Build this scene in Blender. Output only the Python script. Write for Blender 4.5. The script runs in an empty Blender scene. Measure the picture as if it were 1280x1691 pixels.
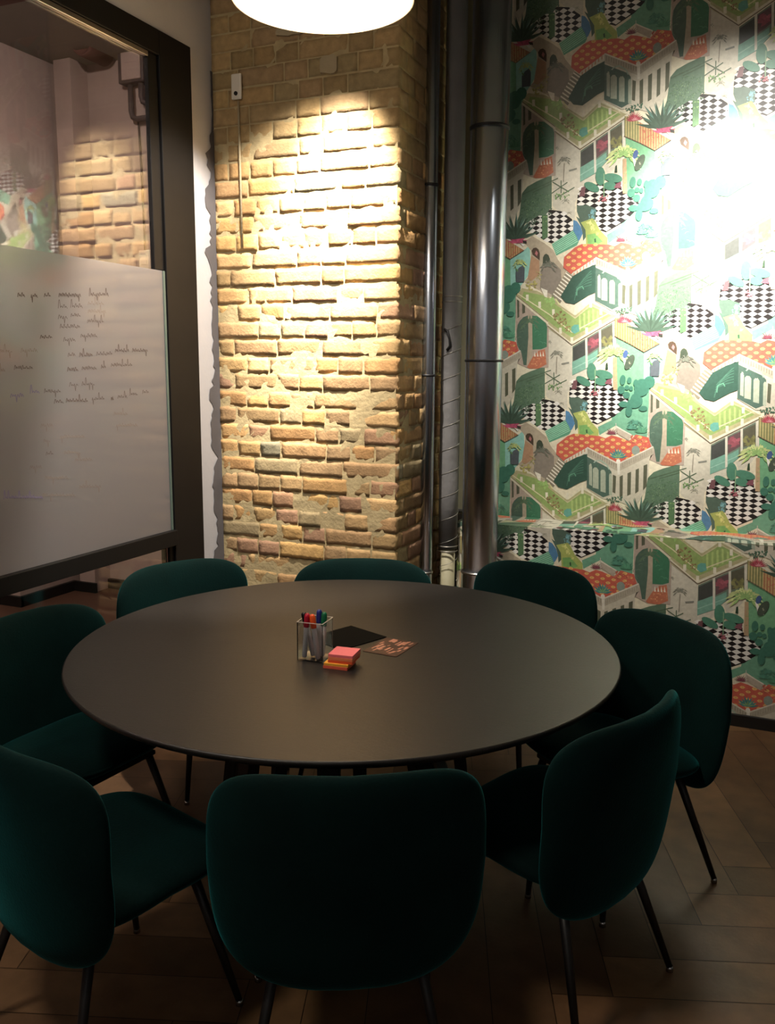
import bpy, bmesh, math, random
from mathutils import Vector, Matrix, noise
from math import sin, cos, pi, radians, sqrt

scene = bpy.context.scene
COL = scene.collection

# ------------------------------------------------------------------ camera
F_PX, PITCH, ROLL, YAW, CAM_H = 1445.0, radians(9.43), radians(0.4), radians(23.3), 1.62
fwd = Vector((-sin(YAW) * cos(PITCH), cos(YAW) * cos(PITCH), -sin(PITCH)))
r0 = Vector((cos(YAW), sin(YAW), 0.0)); u0 = r0.cross(fwd)
rt = r0 * cos(ROLL) + u0 * sin(ROLL); up = u0 * cos(ROLL) - r0 * sin(ROLL)
cam_d = bpy.data.cameras.new('camera'); cam = bpy.data.objects.new('camera', cam_d); COL.objects.link(cam)
cam.matrix_world = Matrix(((rt.x, up.x, -fwd.x, 0), (rt.y, up.y, -fwd.y, 0), (rt.z, up.z, -fwd.z, CAM_H), (0, 0, 0, 1)))
cam_d.sensor_fit = 'HORIZONTAL'; cam_d.sensor_width = 36.0; cam_d.lens = F_PX * 36.0 / 1280.0
cam_d.clip_start = 0.05; cam_d.clip_end = 60
scene.camera = cam

# ------------------------------------------------------------------ world, lights, exposure
scene.view_settings.view_transform = 'Standard'; scene.view_settings.look = 'None'
scene.view_settings.gamma = 1.0; scene.view_settings.use_curve_mapping = False
scene.view_settings.exposure = 1.0
world = bpy.data.worlds.new('world'); scene.world = world; world.use_nodes = True
world.node_tree.nodes['Background'].inputs[0].default_value = (0.05, 0.045, 0.04, 1)
world.node_tree.nodes['Background'].inputs[1].default_value = 0.2

def lamp(name, kind, loc, energy, color, target=None, **kw):
    d = bpy.data.lights.new(name, kind); d.energy = energy; d.color = color
    for k, v in kw.items(): setattr(d, k, v)
    o = bpy.data.objects.new(name, d); COL.objects.link(o); o.location = loc
    if target is not None:
        o.rotation_euler = (Vector(target) - Vector(loc)).to_track_quat('-Z', 'Y').to_euler()
    return o
WARM = (1.0, 0.90, 0.77); NEUT = (1.0, 0.95, 0.85)
lamp('ceiling_spot_light', 'SPOT', (-1.50, 2.86, 3.52), 225, WARM, (-2.34, 3.6, 0.80), spot_size=radians(57), spot_blend=0.40, shadow_soft_size=0.03)
lamp('ceiling_spot_core', 'SPOT', (-1.50, 2.86, 3.52), 800, WARM, (-1.85, 3.6, 2.20), spot_size=radians(30), spot_blend=0.9, shadow_soft_size=0.03)
lamp('ceiling_spot_light', 'SPOT', (-0.05, 3.15, 3.50), 215, NEUT, (-0.34, 4.42, 1.98), spot_size=radians(64), spot_blend=1.0, shadow_soft_size=0.035)
lamp('ceiling_spot_core', 'SPOT', (-0.05, 3.15, 3.50), 900, NEUT, (-0.31, 4.42, 2.16), spot_size=radians(35), spot_blend=1.0, shadow_soft_size=0.035)
lamp('left_side_fill', 'AREA', (-1.75, 0.35, 3.50), 17, (1.0, 0.88, 0.74), (-1.7, 0.9, 0), shape='DISK', size=0.5)  # soft unseen fill, added to lift the chairs and floor on the left
lamp('rear_wall_fill', 'SPOT', (0.6, -0.9, 3.45), 75, NEUT, (0.5, -1.6, 1.8), spot_size=radians(100), spot_blend=0.8, shadow_soft_size=0.05)  # unseen spot added behind the camera, gives the metal pipes something bright to reflect
lamp('corridor_ceiling_light', 'AREA', (-3.45, 3.4, 3.55), 84, (1.0, 0.80, 0.70), (-4.2, 4.3, 1.2), shape='DISK', size=0.35)
lamp('corridor_ceiling_light', 'AREA', (-3.5, 1.2, 3.55), 30, (1.0, 0.75, 0.62), (-3.9, 1.6, 1.0), shape='DISK', size=0.35)

# ------------------------------------------------------------------ helpers
def srgb(h, a=1.0):
    v = [int(h[i:i + 2], 16) / 255 for i in (0, 2, 4)]
    return tuple((c / 12.92 if c <= 0.04045 else ((c + 0.055) / 1.055) ** 2.4) for c in v) + (a,)
def mat(name, color, rough=0.6, metal=0.0, var=0.0, scale=8.0, bump=0.0, bscale=60.0, stretch=None, attr=None, coat=0.0, sheen=0.0, sheen_tint=None, spec=0.5, trans=0.0, ior=1.45, emit=None, estr=0.0, alpha=1.0):
    m = bpy.data.materials.new(name); m.use_nodes = True
    nt = m.node_tree; n = nt.nodes; L = nt.links; b = n['Principled BSDF']
    c = srgb(color) if isinstance(color, str) else tuple(color) + (1,)
    b.inputs['Base Color'].default_value = c; b.inputs['Roughness'].default_value = rough
    b.inputs['Metallic'].default_value = metal; b.inputs['Coat Weight'].default_value = coat
    b.inputs['Specular IOR Level'].default_value = spec; b.inputs['Transmission Weight'].default_value = trans
    b.inputs['IOR'].default_value = ior; b.inputs['Alpha'].default_value = alpha
    if sheen:
        b.inputs['Sheen Weight'].default_value = sheen; b.inputs['Sheen Roughness'].default_value = 0.35
        b.inputs['Sheen Tint'].default_value = srgb(sheen_tint)
    if emit: b.inputs['Emission Color'].default_value = srgb(emit); b.inputs['Emission Strength'].default_value = estr
    tc = n.new('ShaderNodeTexCoord'); mp = n.new('ShaderNodeMapping'); L.new(tc.outputs['Object'], mp.inputs[0])
    if stretch: mp.inputs['Scale'].default_value = stretch
    src = None
    if attr:
        at = n.new('ShaderNodeAttribute'); at.attribute_name = attr; src = at.outputs['Color']
        L.new(src, b.inputs['Base Color'])
    if var or True:
        nz = n.new('ShaderNodeTexNoise'); nz.inputs['Scale'].default_value = scale; nz.inputs['Detail'].default_value = 6
        L.new(mp.outputs[0], nz.inputs[0])
        mr = n.new('ShaderNodeMapRange'); mr.inputs[1].default_value = 0.3; mr.inputs[2].default_value = 0.7
        mr.inputs[3].default_value = 1 - var; mr.inputs[4].default_value = 1 + var
        L.new(nz.outputs[0], mr.inputs[0])
        mx = n.new('ShaderNodeVectorMath'); mx.operation = 'SCALE'
        if src: L.new(src, mx.inputs[0])
        else: mx.inputs[0].default_value = c[:3]
        L.new(mr.outputs[0], mx.inputs['Scale']); L.new(mx.outputs[0], b.inputs['Base Color'])
    if bump:
        nb = n.new('ShaderNodeTexNoise'); nb.inputs['Scale'].default_value = bscale; nb.inputs['Detail'].default_value = 5
        L.new(mp.outputs[0], nb.inputs[0])
        bp = n.new('ShaderNodeBump'); bp.inputs['Strength'].default_value = bump; bp.inputs['Distance'].default_value = 0.01
        L.new(nb.outputs[0], bp.inputs['Height']); L.new(bp.outputs[0], b.inputs['Normal'])
    return m

def link(name, me, parent=None, m=None, smooth=False):
    o = bpy.data.objects.new(name, me); COL.objects.link(o)
    if m is not None:
        for k in (m if isinstance(m, (list, tuple)) else [m]): me.materials.append(k)
    if smooth:
        for p in me.polygons: p.use_smooth = True
    if parent is not None: o.parent = parent
    return o
def from_bm(name, bm, m=None, parent=None, smooth=False, recalc=True):
    me = bpy.data.meshes.new(name)
    if recalc: bmesh.ops.recalc_face_normals(bm, faces=bm.faces[:])
    bm.to_mesh(me); bm.free()
    return link(name, me, parent, m, smooth)
def add_box(bm, x0, x1, y0, y1, z0, z1, bev=0.0, mtx=None):
    r = bmesh.ops.create_cube(bm, size=1.0); vs = r['verts']
    for v in vs:
        v.co = Vector((x0 + (v.co.x + .5) * (x1 - x0), y0 + (v.co.y + .5) * (y1 - y0), z0 + (v.co.z + .5) * (z1 - z0)))
    if bev:
        es = list({e for v in vs for e in v.link_edges})
        g = bmesh.ops.bevel(bm, geom=es, offset=bev, segments=2, affect='EDGES', profile=0.5)
        vs = list({v for f in g['faces'] for v in f.verts} | {v for v in vs if v.is_valid})
    if mtx is not None: bmesh.ops.transform(bm, matrix=mtx, verts=vs)
    return vs
def box(name, x0, x1, y0, y1, z0, z1, m, parent=None, bev=0.0, mtx=None):
    bm = bmesh.new(); add_box(bm, x0, x1, y0, y1, z0, z1, bev, mtx)
    return from_bm(name, bm, m, parent)
def add_lathe(bm, prof, seg=32, origin=(0, 0, 0), mtx=None, cap=True):
    rings = []
    for (r, z) in prof:
        rings.append([bm.verts.new((origin[0] + r * cos(2 * pi * k / seg), origin[1] + r * sin(2 * pi * k / seg), origin[2] + z)) for k in range(seg)])
    for a, b in zip(rings, rings[1:]):
        for k in range(seg): bm.faces.new((a[k], a[(k + 1) % seg], b[(k + 1) % seg], b[k]))
    if cap:
        bm.faces.new(rings[0][::-1]); bm.faces.new(rings[-1])
    vs = [v for r in rings for v in r]
    if mtx is not None: bmesh.ops.transform(bm, matrix=mtx, verts=vs)
    return vs
def add_tube(bm, pts, rad, seg=10, cap=True):
    pts = [Vector(p) for p in pts]; n = len(pts)
    rr = rad if isinstance(rad, (list, tuple)) else [rad] * n
    rings = []; nrm = None
    for i in range(n):
        t = (pts[min(i + 1, n - 1)] - pts[max(i - 1, 0)]).normalized()
        if nrm is None: nrm = t.orthogonal().normalized()
        nrm = (nrm - t * nrm.dot(t)).normalized(); bn = t.cross(nrm)
        rings.append([bm.verts.new(pts[i] + rr[i] * (nrm * cos(2 * pi * k / seg) + bn * sin(2 * pi * k / seg))) for k in range(seg)])
    for a, b in zip(rings, rings[1:]):
        for k in range(seg): bm.faces.new((a[k], a[(k + 1) % seg], b[(k + 1) % seg], b[k]))
    if cap: bm.faces.new(rings[0][::-1]); bm.faces.new(rings[-1])
def tube(name, pts, rad, m, parent=None, seg=10):
    bm = bmesh.new(); add_tube(bm, pts, rad, seg); return from_bm(name, bm, m, parent, True)
def struct(o): o['kind'] = 'structure'; return o
def tag(o, label, cat, group=None):
    o['label'] = label; o['category'] = cat
    if group: o['group'] = group
    return o
def empty(name, loc, rz=0.0):
    o = bpy.data.objects.new(name, None); COL.objects.link(o); o.location = loc; o.rotation_euler = (0, 0, rz); o.empty_display_size = 0.1
    return o
def copy_tree(o, parent=None):
    c = o.copy(); COL.objects.link(c)
    if parent is not None: c.parent = parent
    for ch in [x for x in bpy.data.objects if x.parent == o]: copy_tree(ch, c)
    return c

# ------------------------------------------------------------------ materials
M = {}
M['white_wall'] = mat('white_paint', 'b6b8c0', 0.75, var=0.03, scale=5, bump=0.12, bscale=35)
M['ceiling'] = mat('ceiling_paint', '8c8880', 0.9, var=0.03)
M['dark_paint'] = mat('dark_frame_paint', '100f10', 0.55, var=0.1, scale=20, spec=0.3)
M['alu'] = mat('brushed_aluminium', 'b8b4b0', 0.3, metal=1.0, var=0.04)
M['black'] = mat('black_lacquer', '0c0b0b', 0.45, var=0.1)
M['table'] = mat('black_stained_oak', '201d1b', 0.42, var=0.14, scale=14, stretch=(1.0, 9.0, 1.0), bump=0.10, bscale=40, spec=0.5)
M['table_leg'] = mat('black_stained_wood_legs', '0e0c0b', 0.5, var=0.1)
M['velvet'] = mat('green_velvet', '021a19', 0.85, var=0.30, scale=5.0, bump=0.12, bscale=160, sheen=0.8, sheen_tint='24868a', spec=0.12)
M['chrome'] = mat('galvanised_steel', 'c2cbda', 0.25, metal=1.0, var=0.05, scale=3, stretch=(1, 1, 0.1))
M['seam'] = mat('dark_pipe_joint', '2a2a2c', 0.5, metal=0.6)
M['lag'] = mat('grey_insulation_wrap', '6c6c6e', 0.6, var=0.12, scale=8, bump=0.35, bscale=25)
M['wire'] = mat('thin_wire', '8c8a84', 0.4, metal=0.6)
M['trunk'] = mat('beige_trunking', '949078', 0.6, var=0.08)
M['brick'] = mat('yellow_brick', 'b89058', 0.9, var=0.16, scale=30, bump=0.28, bscale=90, attr='col')
M['mortar'] = mat('lime_mortar', 'b3a27c', 0.95, var=0.12, scale=20, bump=0.3, bscale=70)
M['plaster'] = mat('old_plaster_patch', 'a99c80', 0.9, var=0.08, bump=0.3)
M['paper'] = mat('printed_wallpaper', 'cfc8b0', 0.42, var=0.10, scale=70, attr='col')
M['skirt'] = mat('dark_skirting', '14110f', 0.5)
M['floor'] = mat('oak_parquet', '6b4a34', 0.45, var=0.22, scale=10, stretch=(1, 1, 1), bump=0.06, bscale=80, attr='col')
M['cfloor'] = mat('corridor_floor', '5b4133', 0.6, var=0.1)
M['cwall'] = mat('painted_corridor_brick', 'b5a39c', 0.85, var=0.06, scale=6, bump=0.35, bscale=12)
M['cdark'] = mat('dark_corridor_beam', '6a4a44', 0.85, var=0.1)
M['conduit'] = mat('grey_conduit', '54494a', 0.6)
M['white_plastic'] = mat('white_plastic', 'e4ded2', 0.4)
M['ink'] = mat('dark_marker_ink', '665a56', 0.8)
M['ink_light'] = mat('faded_marker_ink', '8c8078', 0.8)
M['ink_blue'] = mat('faded_violet_ink', '857c9c', 0.8)
M['edge'] = mat('glass_edge', '4f6462', 0.25)
M['glass'] = mat('window_glass', 'f2f4f2', 0.0, trans=1.0, ior=1.5, var=0.0)
M['acrylic'] = mat('clear_acrylic', 'f4f4f4', 0.02, trans=1.0, ior=1.3, var=0.0)
M['glide'] = mat('steel_glide', 'b8b8b8', 0.25, metal=1.0)
def frosted():
    m = bpy.data.materials.new('frosted_film'); m.use_nodes = True; nt = m.node_tree; n = nt.nodes; L = nt.links
    n.remove(n['Principled BSDF']); out = n['Material Output']
    d = n.new('ShaderNodeBsdfDiffuse'); d.inputs[0].default_value = srgb('98979b')
    t = n.new('ShaderNodeBsdfTranslucent'); t.inputs[0].default_value = srgb('ccc4c0')
    tr = n.new('ShaderNodeBsdfTransparent'); g = n.new('ShaderNodeBsdfGlossy'); g.inputs['Roughness'].default_value = 0.12
    nz = n.new('ShaderNodeTexNoise'); nz.inputs['Scale'].default_value = 2.0
    mr = n.new('ShaderNodeMapRange'); mr.inputs[3].default_value = 0.45; mr.inputs[4].default_value = 0.55
    L.new(nz.outputs[0], mr.inputs[0])
    a = n.new('ShaderNodeMixShader'); L.new(mr.outputs[0], a.inputs[0]); L.new(d.outputs[0], a.inputs[1]); L.new(t.outputs[0], a.inputs[2])
    b = n.new('ShaderNodeMixShader'); b.inputs[0].default_value = 0.16; L.new(a.outputs[0], b.inputs[1]); L.new(tr.outputs[0], b.inputs[2])
    c = n.new('ShaderNodeMixShader'); c.inputs[0].default_value = 0.05; L.new(b.outputs[0], c.inputs[1]); L.new(g.outputs[0], c.inputs[2])
    L.new(c.outputs[0], out.inputs[0]); return m
M['frost'] = frosted()
M['shade'] = mat('lamp_shade_fabric', 'e8dcc4', 0.8, emit='ffd9a8', estr=0.6)
M['diffuser'] = mat('glowing_diffuser', 'fff4e0', 0.6, emit='fff0dc', estr=11.0)

# ------------------------------------------------------------------ room shell
XL, XR, YN, YP, YU, YB, ZC = -2.44, 2.6, -1.6, 3.60, 4.42, 4.15, 3.6
LEDGE = 0.85
# floor of the room: herringbone parquet, every board its own tone
def parquet(name, x0, x1, y0, y1, z, m, L_=0.72, W_=0.16, ang=radians(20), seed=4):
    rnd = random.Random(seed); tones = ['6b4f37', '624832', '72563b', '5b432e', '78583c', '664b33', '7c5d40', '62492f']
    verts = []; faces = []; cols = []
    def clip(poly):
        for ax, lim, s in ((0, x0, 1), (0, x1, -1), (1, y0, 1), (1, y1, -1)):
            out = []
            for i in range(len(poly)):
                a, b = poly[i], poly[(i + 1) % len(poly)]
                da, db = (a[ax] - lim) * s, (b[ax] - lim) * s
                if da >= 0: out.append(a)
                if da * db < 0:
                    t = da / (da - db); out.append((a[0] + (b[0] - a[0]) * t, a[1] + (b[1] - a[1]) * t))
            poly = out
            if len(poly) < 3: return []
        return poly
    ca, sa = cos(ang), sin(ang); g = 0.0012
    n = int(L_ / W_ + .5); L2 = n * W_
    for i in range(-60, 60):
        for j in range(-14, 14):
            # horizontal board then vertical board of the herringbone
            ox = i * W_ + j * L2; oy = i * W_ - j * L2
            for rect in ((ox, oy, ox + L2, oy + W_), (ox, oy + W_, ox + W_, oy + W_ + L2)):
                q = [(rect[0] + g, rect[1] + g), (rect[2] - g, rect[1] + g), (rect[2] - g, rect[3] - g), (rect[0] + g, rect[3] - g)]
                q = [(a * ca - b * sa, a * sa + b * ca) for a, b in q]
                q = clip(q)
                if len(q) < 3: continue
                k = len(verts); verts += [(a, b, z) for a, b in q]; faces.append(tuple(range(k, k + len(q))))
                cols.append(srgb(rnd.choice(tones)))
    k = len(verts); verts += [(x0, y0, z - .002), (x1, y0, z - .002), (x1, y1, z - .002), (x0, y1, z - .002)]
    faces.append((k, k + 1, k + 2, k + 3)); cols.append(srgb('241811'))
    k = len(verts); verts += [(x0, y0, z - .1), (x1, y0, z - .1), (x1, y1, z - .1), (x0, y1, z - .1)]
    faces.append((k, k + 3, k + 2, k + 1)); cols.append(srgb('241811'))
    me = bpy.data.meshes.new(name); me.from_pydata(verts, [], faces)
    at = me.color_attributes.new('col', 'FLOAT_COLOR', 'CORNER'); i = 0
    for p, c in zip(me.polygons, cols):
        for _ in p.loop_indices: at.data[i].color = c; i += 1
    return link(name, me, None, m)
struct(parquet('floor', XL, XR, YN, YB + .02, 0.0, M['floor']))
struct(box('ceiling', -6.2, XR, YN, 5.2, ZC, ZC + .1, M['ceiling']))
struct(box('wall_right', XR, XR + .1, YN, YU, 0, ZC, M['white_wall']))
struct(box('wall_rear', -6.2, XR, YN - .1, YN, 0, ZC, M['white_wall']))
# left wall around the glass partition
bm = bmesh.new(); add_box(bm, XL - .05, XL, 3.42, 5.06, 0, ZC); add_box(bm, XL - .05, XL, YN, 3.42, 2.99, ZC)
wl = struct(from_bm('wall_left', bm, M['white_wall']))
rg = random.Random(8); bm = bmesh.new(); prev = None      # ragged grey strip on the white wall along the bricks
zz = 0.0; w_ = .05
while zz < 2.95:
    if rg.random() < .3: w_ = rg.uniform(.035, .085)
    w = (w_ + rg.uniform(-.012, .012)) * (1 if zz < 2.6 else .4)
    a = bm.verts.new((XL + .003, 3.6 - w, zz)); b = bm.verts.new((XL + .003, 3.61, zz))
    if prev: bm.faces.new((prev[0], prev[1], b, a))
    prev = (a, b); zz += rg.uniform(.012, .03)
from_bm('ragged_strip', bm, mat('strip_grey', '5c5a5e', 0.95, var=.1), wl)

# ------------------------------------------------------------------ wallpaper (flat print, many coloured shapes)
PATTERN = [
('p', '5fa884', [0.0942, 0.4743, 0.166, 0.4379, 0.2355, 0.3982, 0.2412, 0.2577, 0.2822, 0.251, 0.2712, 0.1929, 0.2716, -0.012, 0.1993, -0.0036, 0.1206, 0.042, 0.0419, -0.0094, 0.0326, 0.0316, 0.0974, 0.0673, 0.1049, 0.2156], None),
('p', '66b27c', [0.0942, 0.4743, 0.166, 0.4379, 0.2355, 0.3982, 0.2412, 0.2577, 0.1641, 0.1909, 0.12, 0.2048, 0.1049, 0.2156], None),
('p', '86cfc0', [0.2355, 0.3982, 0.3068, 0.4391, 0.3332, 0.462, 0.3437, 0.3377, 0.3118, 0.2874, 0.2822, 0.251, 0.2412, 0.2577], None),
('p', 'b5a487', [-0.3735, 0.0177, -0.3322, 0.044, -0.2689, 0.0073, -0.2248, -0.0267, -0.1986, -0.075, -0.1537, -0.1279, -0.2113, -0.25, -0.2486, -0.2556, -0.2837, -0.2218, -0.3575, -0.1833, -0.3677, -0.1735, -0.331, -0.1437, -0.3353, -0.0263], None),
('p', 'b9895e', [-0.3339, -0.0507, -0.2922, -0.0751, -0.2883, -0.1433, -0.3294, -0.1731, -0.349, -0.1635], None),
('p', '8b7f70', [-0.2811, -0.1043, -0.2213, -0.0847, -0.1817, -0.1232, -0.1775, -0.191, -0.2162, -0.2452, -0.2843, -0.212], None),
('p', '54402f', [-0.3329, -0.0263, -0.3241, -0.0142, -0.3101, -0.0119, -0.2977, -0.0216, -0.2905, -0.041, -0.2899, -0.0751, -0.3271, -0.0458], None),
('p', '3e4b38', [-0.2742, -0.0605, -0.2679, -0.0484, -0.2588, -0.0435, -0.2467, -0.0508, -0.2385, -0.0702, -0.2395, -0.092, -0.2745, -0.0969], None),
('p', 'c06a6a', [-0.3092, -0.0264, -0.3, -0.0386, -0.3053, -0.0532, -0.3155, -0.041], None),
('p', 'cfc8b2', [-0.239, -0.4172, -0.2369, -0.3725, -0.1128, -0.482, -0.1021, -0.6355, -0.0313, -0.597, 0.0036, -0.5705, 0.0695, -0.538, 0.0877, -0.542, 0.076, -0.567, 0.0251, -0.6187, 0.0036, -0.5705, -0.0287, -0.6365, -0.0829, -0.6595, -0.1086, -0.696, -0.1255, -0.7273, -0.1242, -0.8082, -0.1987, -0.7726, -0.2343, -0.7393, -0.2358, -0.5923], None),
('p', '6a7c68', [-0.1097, -0.4942, 0.0937, -0.3724, 0.1053, -0.5363, 0.0205, -0.5501, -0.031, -0.6019, -0.1052, -0.6382], None),
('p', '474a46', [-0.1078, -0.5016, -0.0491, -0.4657, -0.0439, -0.5457, -0.1038, -0.5659], None),
('p', '6c4a4e', [-0.0369, -0.4569, 0.0167, -0.4271, 0.0214, -0.4962, -0.0319, -0.5328], None),
('p', '5e5b45', [0.0274, -0.419, 0.0794, -0.3911, 0.0845, -0.4838, 0.033, -0.5005], None),
('blob', 'a84c5c', [-0.0247, -0.454, 0.004, -0.4407, 0.0152, -0.472, -0.0059, -0.4973, -0.0254, -0.4785], [0.01385, 14]),
('blob', '84823f', [0.0342, -0.4518, 0.0761, -0.4405, 0.0792, -0.484, 0.0436, -0.4903], [0.01172, 14]),
('p', '6aab94', [-0.1081, -0.571, -0.0444, -0.5373, -0.0349, -0.5428, 0.0133, -0.5112, 0.0159, -0.5503, -0.0312, -0.5994, -0.1054, -0.6357], None),
('line', '8cc4ae', [-0.1059, -0.6058, 0.0175, -0.5404], [0.00428]),
('p', 'd6d0bc', [-0.0496, -0.4525, -0.0398, -0.4482, -0.0299, -0.5969, -0.0398, -0.6014], None),
('p', 'd6d0bc', [0.0155, -0.416, 0.0251, -0.4118, 0.0345, -0.5494, 0.0248, -0.5538], None),
('p', 'd6d0bc', [0.0786, -0.3729, 0.0925, -0.3686, 0.1037, -0.5267, 0.0897, -0.5312], None),
('p', '241e1e', [-0.1169, 0.1856, -0.1147, 0.2232, -0.1008, 0.2533, -0.0749, 0.2648, 0.0877, 0.2704, 0.0933, 0.2301, 0.1198, 0.2085, 0.176, 0.1691, 0.153, 0.1245, 0.1112, 0.0863, 0.0283, 0.0428, -0.0173, 0.0601, -0.0196, 0.1126, -0.1154, 0.148], None),
('chk', 'e6e2da', [-0.1169, 0.1856, -0.1147, 0.2232, -0.1008, 0.2533, -0.0749, 0.2648, 0.0877, 0.2704, 0.0933, 0.2301, 0.1198, 0.2085, 0.176, 0.1691, 0.153, 0.1245, 0.1112, 0.0863, 0.0283, 0.0428, -0.0173, 0.0601, -0.0196, 0.1126, -0.1154, 0.148], [-0.09688, 0.20473, 0.04262, 0.02402]),
('p', '4f6a5a', [-0.1154, 0.148, -0.1165, 0.1743, -0.0711, 0.1752, -0.0253, 0.1574, -0.023, 0.1051, -0.0942, 0.0956], None),
('blob', '62a6ae', [-0.0587, 0.1492, -0.0403, 0.1571, -0.0211, 0.1463, -0.0267, 0.105, -0.0607, 0.1078], [0.00465, 26]),
('p', '241e1e', [-0.3624, 0.0961, -0.3356, 0.1257, -0.293, 0.1478, -0.2467, 0.1641, -0.1922, 0.1538, -0.1369, 0.1134, -0.13, 0.0567, -0.233, 0.0036, -0.2729, 0.0215, -0.362, 0.0845], None),
('chk', 'e6e2da', [-0.3624, 0.0961, -0.3356, 0.1257, -0.293, 0.1478, -0.2467, 0.1641, -0.1922, 0.1538, -0.1369, 0.1134, -0.13, 0.0567, -0.233, 0.0036, -0.2729, 0.0215, -0.362, 0.0845], [-0.25584, 0.09316, 0.03875, 0.02402]),
('p', '3f86b8', [-0.131, 0.1098, -0.1135, 0.1027, -0.0934, 0.0767, -0.0825, 0.043, -0.0947, 0.016, -0.1093, 0.0003, -0.1294, 0.0415], None),
('p', '4c6c5c', [-0.1183, 0.1252, -0.0753, 0.0961, -0.0613, 0.0323, -0.0792, 0.0089, -0.0835, 0.0467, -0.0936, 0.0805], None),
('p', '4fa680', [-0.233, 0.0016, -0.1301, 0.0605, -0.1106, 0.0307, -0.1, 0.0044, -0.1089, -0.0112, -0.2075, -0.0552], None),
('line', '93dcb4', [-0.2309, -0.001, -0.1289, 0.0575], [0.00341]),
('line', '93dcb4', [-0.2273, -0.0083, -0.125, 0.0495], [0.00341]),
('line', '93dcb4', [-0.2237, -0.0156, -0.1211, 0.0414], [0.00341]),
('line', '93dcb4', [-0.2201, -0.0229, -0.1172, 0.0334], [0.00341]),
('line', '93dcb4', [-0.2165, -0.0302, -0.1134, 0.0254], [0.00341]),
('line', '93dcb4', [-0.2129, -0.0375, -0.1095, 0.0173], [0.00341]),
('line', '93dcb4', [-0.2092, -0.0448, -0.1056, 0.0093], [0.00341]),
('p', 'a9b83c', [-0.0942, 0.0956, -0.0383, 0.1122, -0.0225, 0.0938, -0.0021, 0.0568, 0.037, 0.0168, 0.0385, -0.0171, -0.0141, -0.0115, -0.0633, -0.0095, -0.0699, 0.0585], None),
('p', '6fb04c', [-0.0614, 0.0361, -0.0239, 0.0411, 0.0153, 0.0009, -0.0177, -0.0154, -0.0559, -0.0054], None),
('blob', 'cfd25c', [-0.0789, 0.0923, -0.0416, 0.1008, -0.0169, 0.0526, 0.0146, 0.016], [0.00775, 14]),
('p', '2d5c3c', [-0.0265, 0.0146, -0.0192, 0.0186, -0.0165, -0.0002, -0.024, -0.0005], None),
('p', '587a5e', [-0.3912, 0.2496, -0.3644, 0.2805, -0.3179, 0.3019, -0.245, 0.327, -0.2394, 0.1757, -0.2544, 0.1601, -0.2691, 0.1369, -0.3006, 0.14, -0.3316, 0.1239, -0.3706, 0.1036, -0.3979, 0.0835, -0.4185, 0.1024, -0.4, 0.1493], None),
('blob', '49714c', [-0.3825, 0.2267, -0.3123, 0.2506, -0.2494, 0.2363, -0.2471, 0.1755, -0.2852, 0.148, -0.3711, 0.1191, -0.396, 0.1494], [0.00426, 150]),
('blob', '6b8f62', [-0.3743, 0.2191, -0.3123, 0.2506, -0.2494, 0.2363, -0.2471, 0.1755, -0.2852, 0.148, -0.3634, 0.127], [0.0031, 110]),
('blob', '45654c', [-0.3962, 0.1571, -0.3592, 0.1194, -0.2691, 0.1369, -0.2394, 0.1757, -0.2383, 0.1452, -0.2686, 0.1216, -0.3307, 0.0969, -0.3898, 0.0799, -0.4145, 0.1025], [0.00465, 60]),
('p', '4f7d4c', [-0.2869, 0.1403, -0.2576, 0.141, -0.2537, 0.0337, -0.2808, 0.0251], None),
('blob', '7fa95c', [-0.2867, 0.1365, -0.2535, 0.1372, -0.2499, 0.0377, -0.281, 0.0289], [0.00349, 16]),
('line', '4f6a4c', [-0.4067, 0.2379, -0.2134, 0.3084], [0.00434]),
('line', '4f6a4c', [-0.2418, 0.2402, -0.1666, 0.2863], [0.00434]),
('line', '4f6a4c', [-0.2398, 0.2931, -0.1572, 0.2413], [0.00434]),
('line', '4f6a4c', [-0.1977, 0.2972, -0.1954, 0.237], [0.00434]),
('line', '4f6a4c', [-0.2177, 0.2178, -0.1314, 0.2604], [0.00434]),
('line', '4f6a4c', [-0.3358, 0.2503, -0.2434, 0.2855], [0.00434]),
('blob', '6d9a52', [-0.2262, 0.2366, -0.1574, 0.2451, -0.1565, 0.2225, -0.1942, 0.2068, -0.221, 0.2026], [0.00543, 22]),
('line', '9c927f', [-0.1854, 0.3759, -0.1859, 0.2898], [0.00496]),
('palm', '8a8b7a', [-0.1858, 0.3871], [0.03681, 9]),
('palm', '9a9a88', [-0.2302, 0.4468], [0.01744, 7]),
('line', '85867a', [-0.1611, 0.3387, -0.1235, 0.3463], [0.00775]),
('palm', '9c9a86', [-0.1709, 0.1997], [0.02325, 6]),
('palm', '9c9a86', [-0.1533, 0.1433], [0.0155, 5]),
('p', 'b5a08e', [-0.4071, -0.2485, -0.3778, -0.253, -0.2321, -0.3737, -0.2258, -0.5983, -0.3002, -0.602, -0.3292, -0.6035, -0.3943, -0.5761], None),
('p', '585c46', [-0.3989, -0.2559, -0.3879, -0.2631, -0.3847, -0.348, -0.3946, -0.3533], None),
('p', '585c46', [-0.3728, -0.2728, -0.3568, -0.2824, -0.3553, -0.3273, -0.3695, -0.3326], None),
('p', '4b6a58', [-0.3956, -0.4174, -0.3923, -0.3871, -0.3812, -0.3666, -0.3628, -0.3486, -0.3406, -0.3405, -0.3332, -0.4455, -0.335, -0.5871, -0.3545, -0.5881, -0.3676, -0.5277, -0.3917, -0.4881], None),
('p', '2f7c56', [-0.3183, -0.3424, -0.2909, -0.3442, -0.2662, -0.3584, -0.2484, -0.3778, -0.2402, -0.3974, -0.2381, -0.497, -0.267, -0.5082, -0.3112, -0.5101], None),
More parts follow.
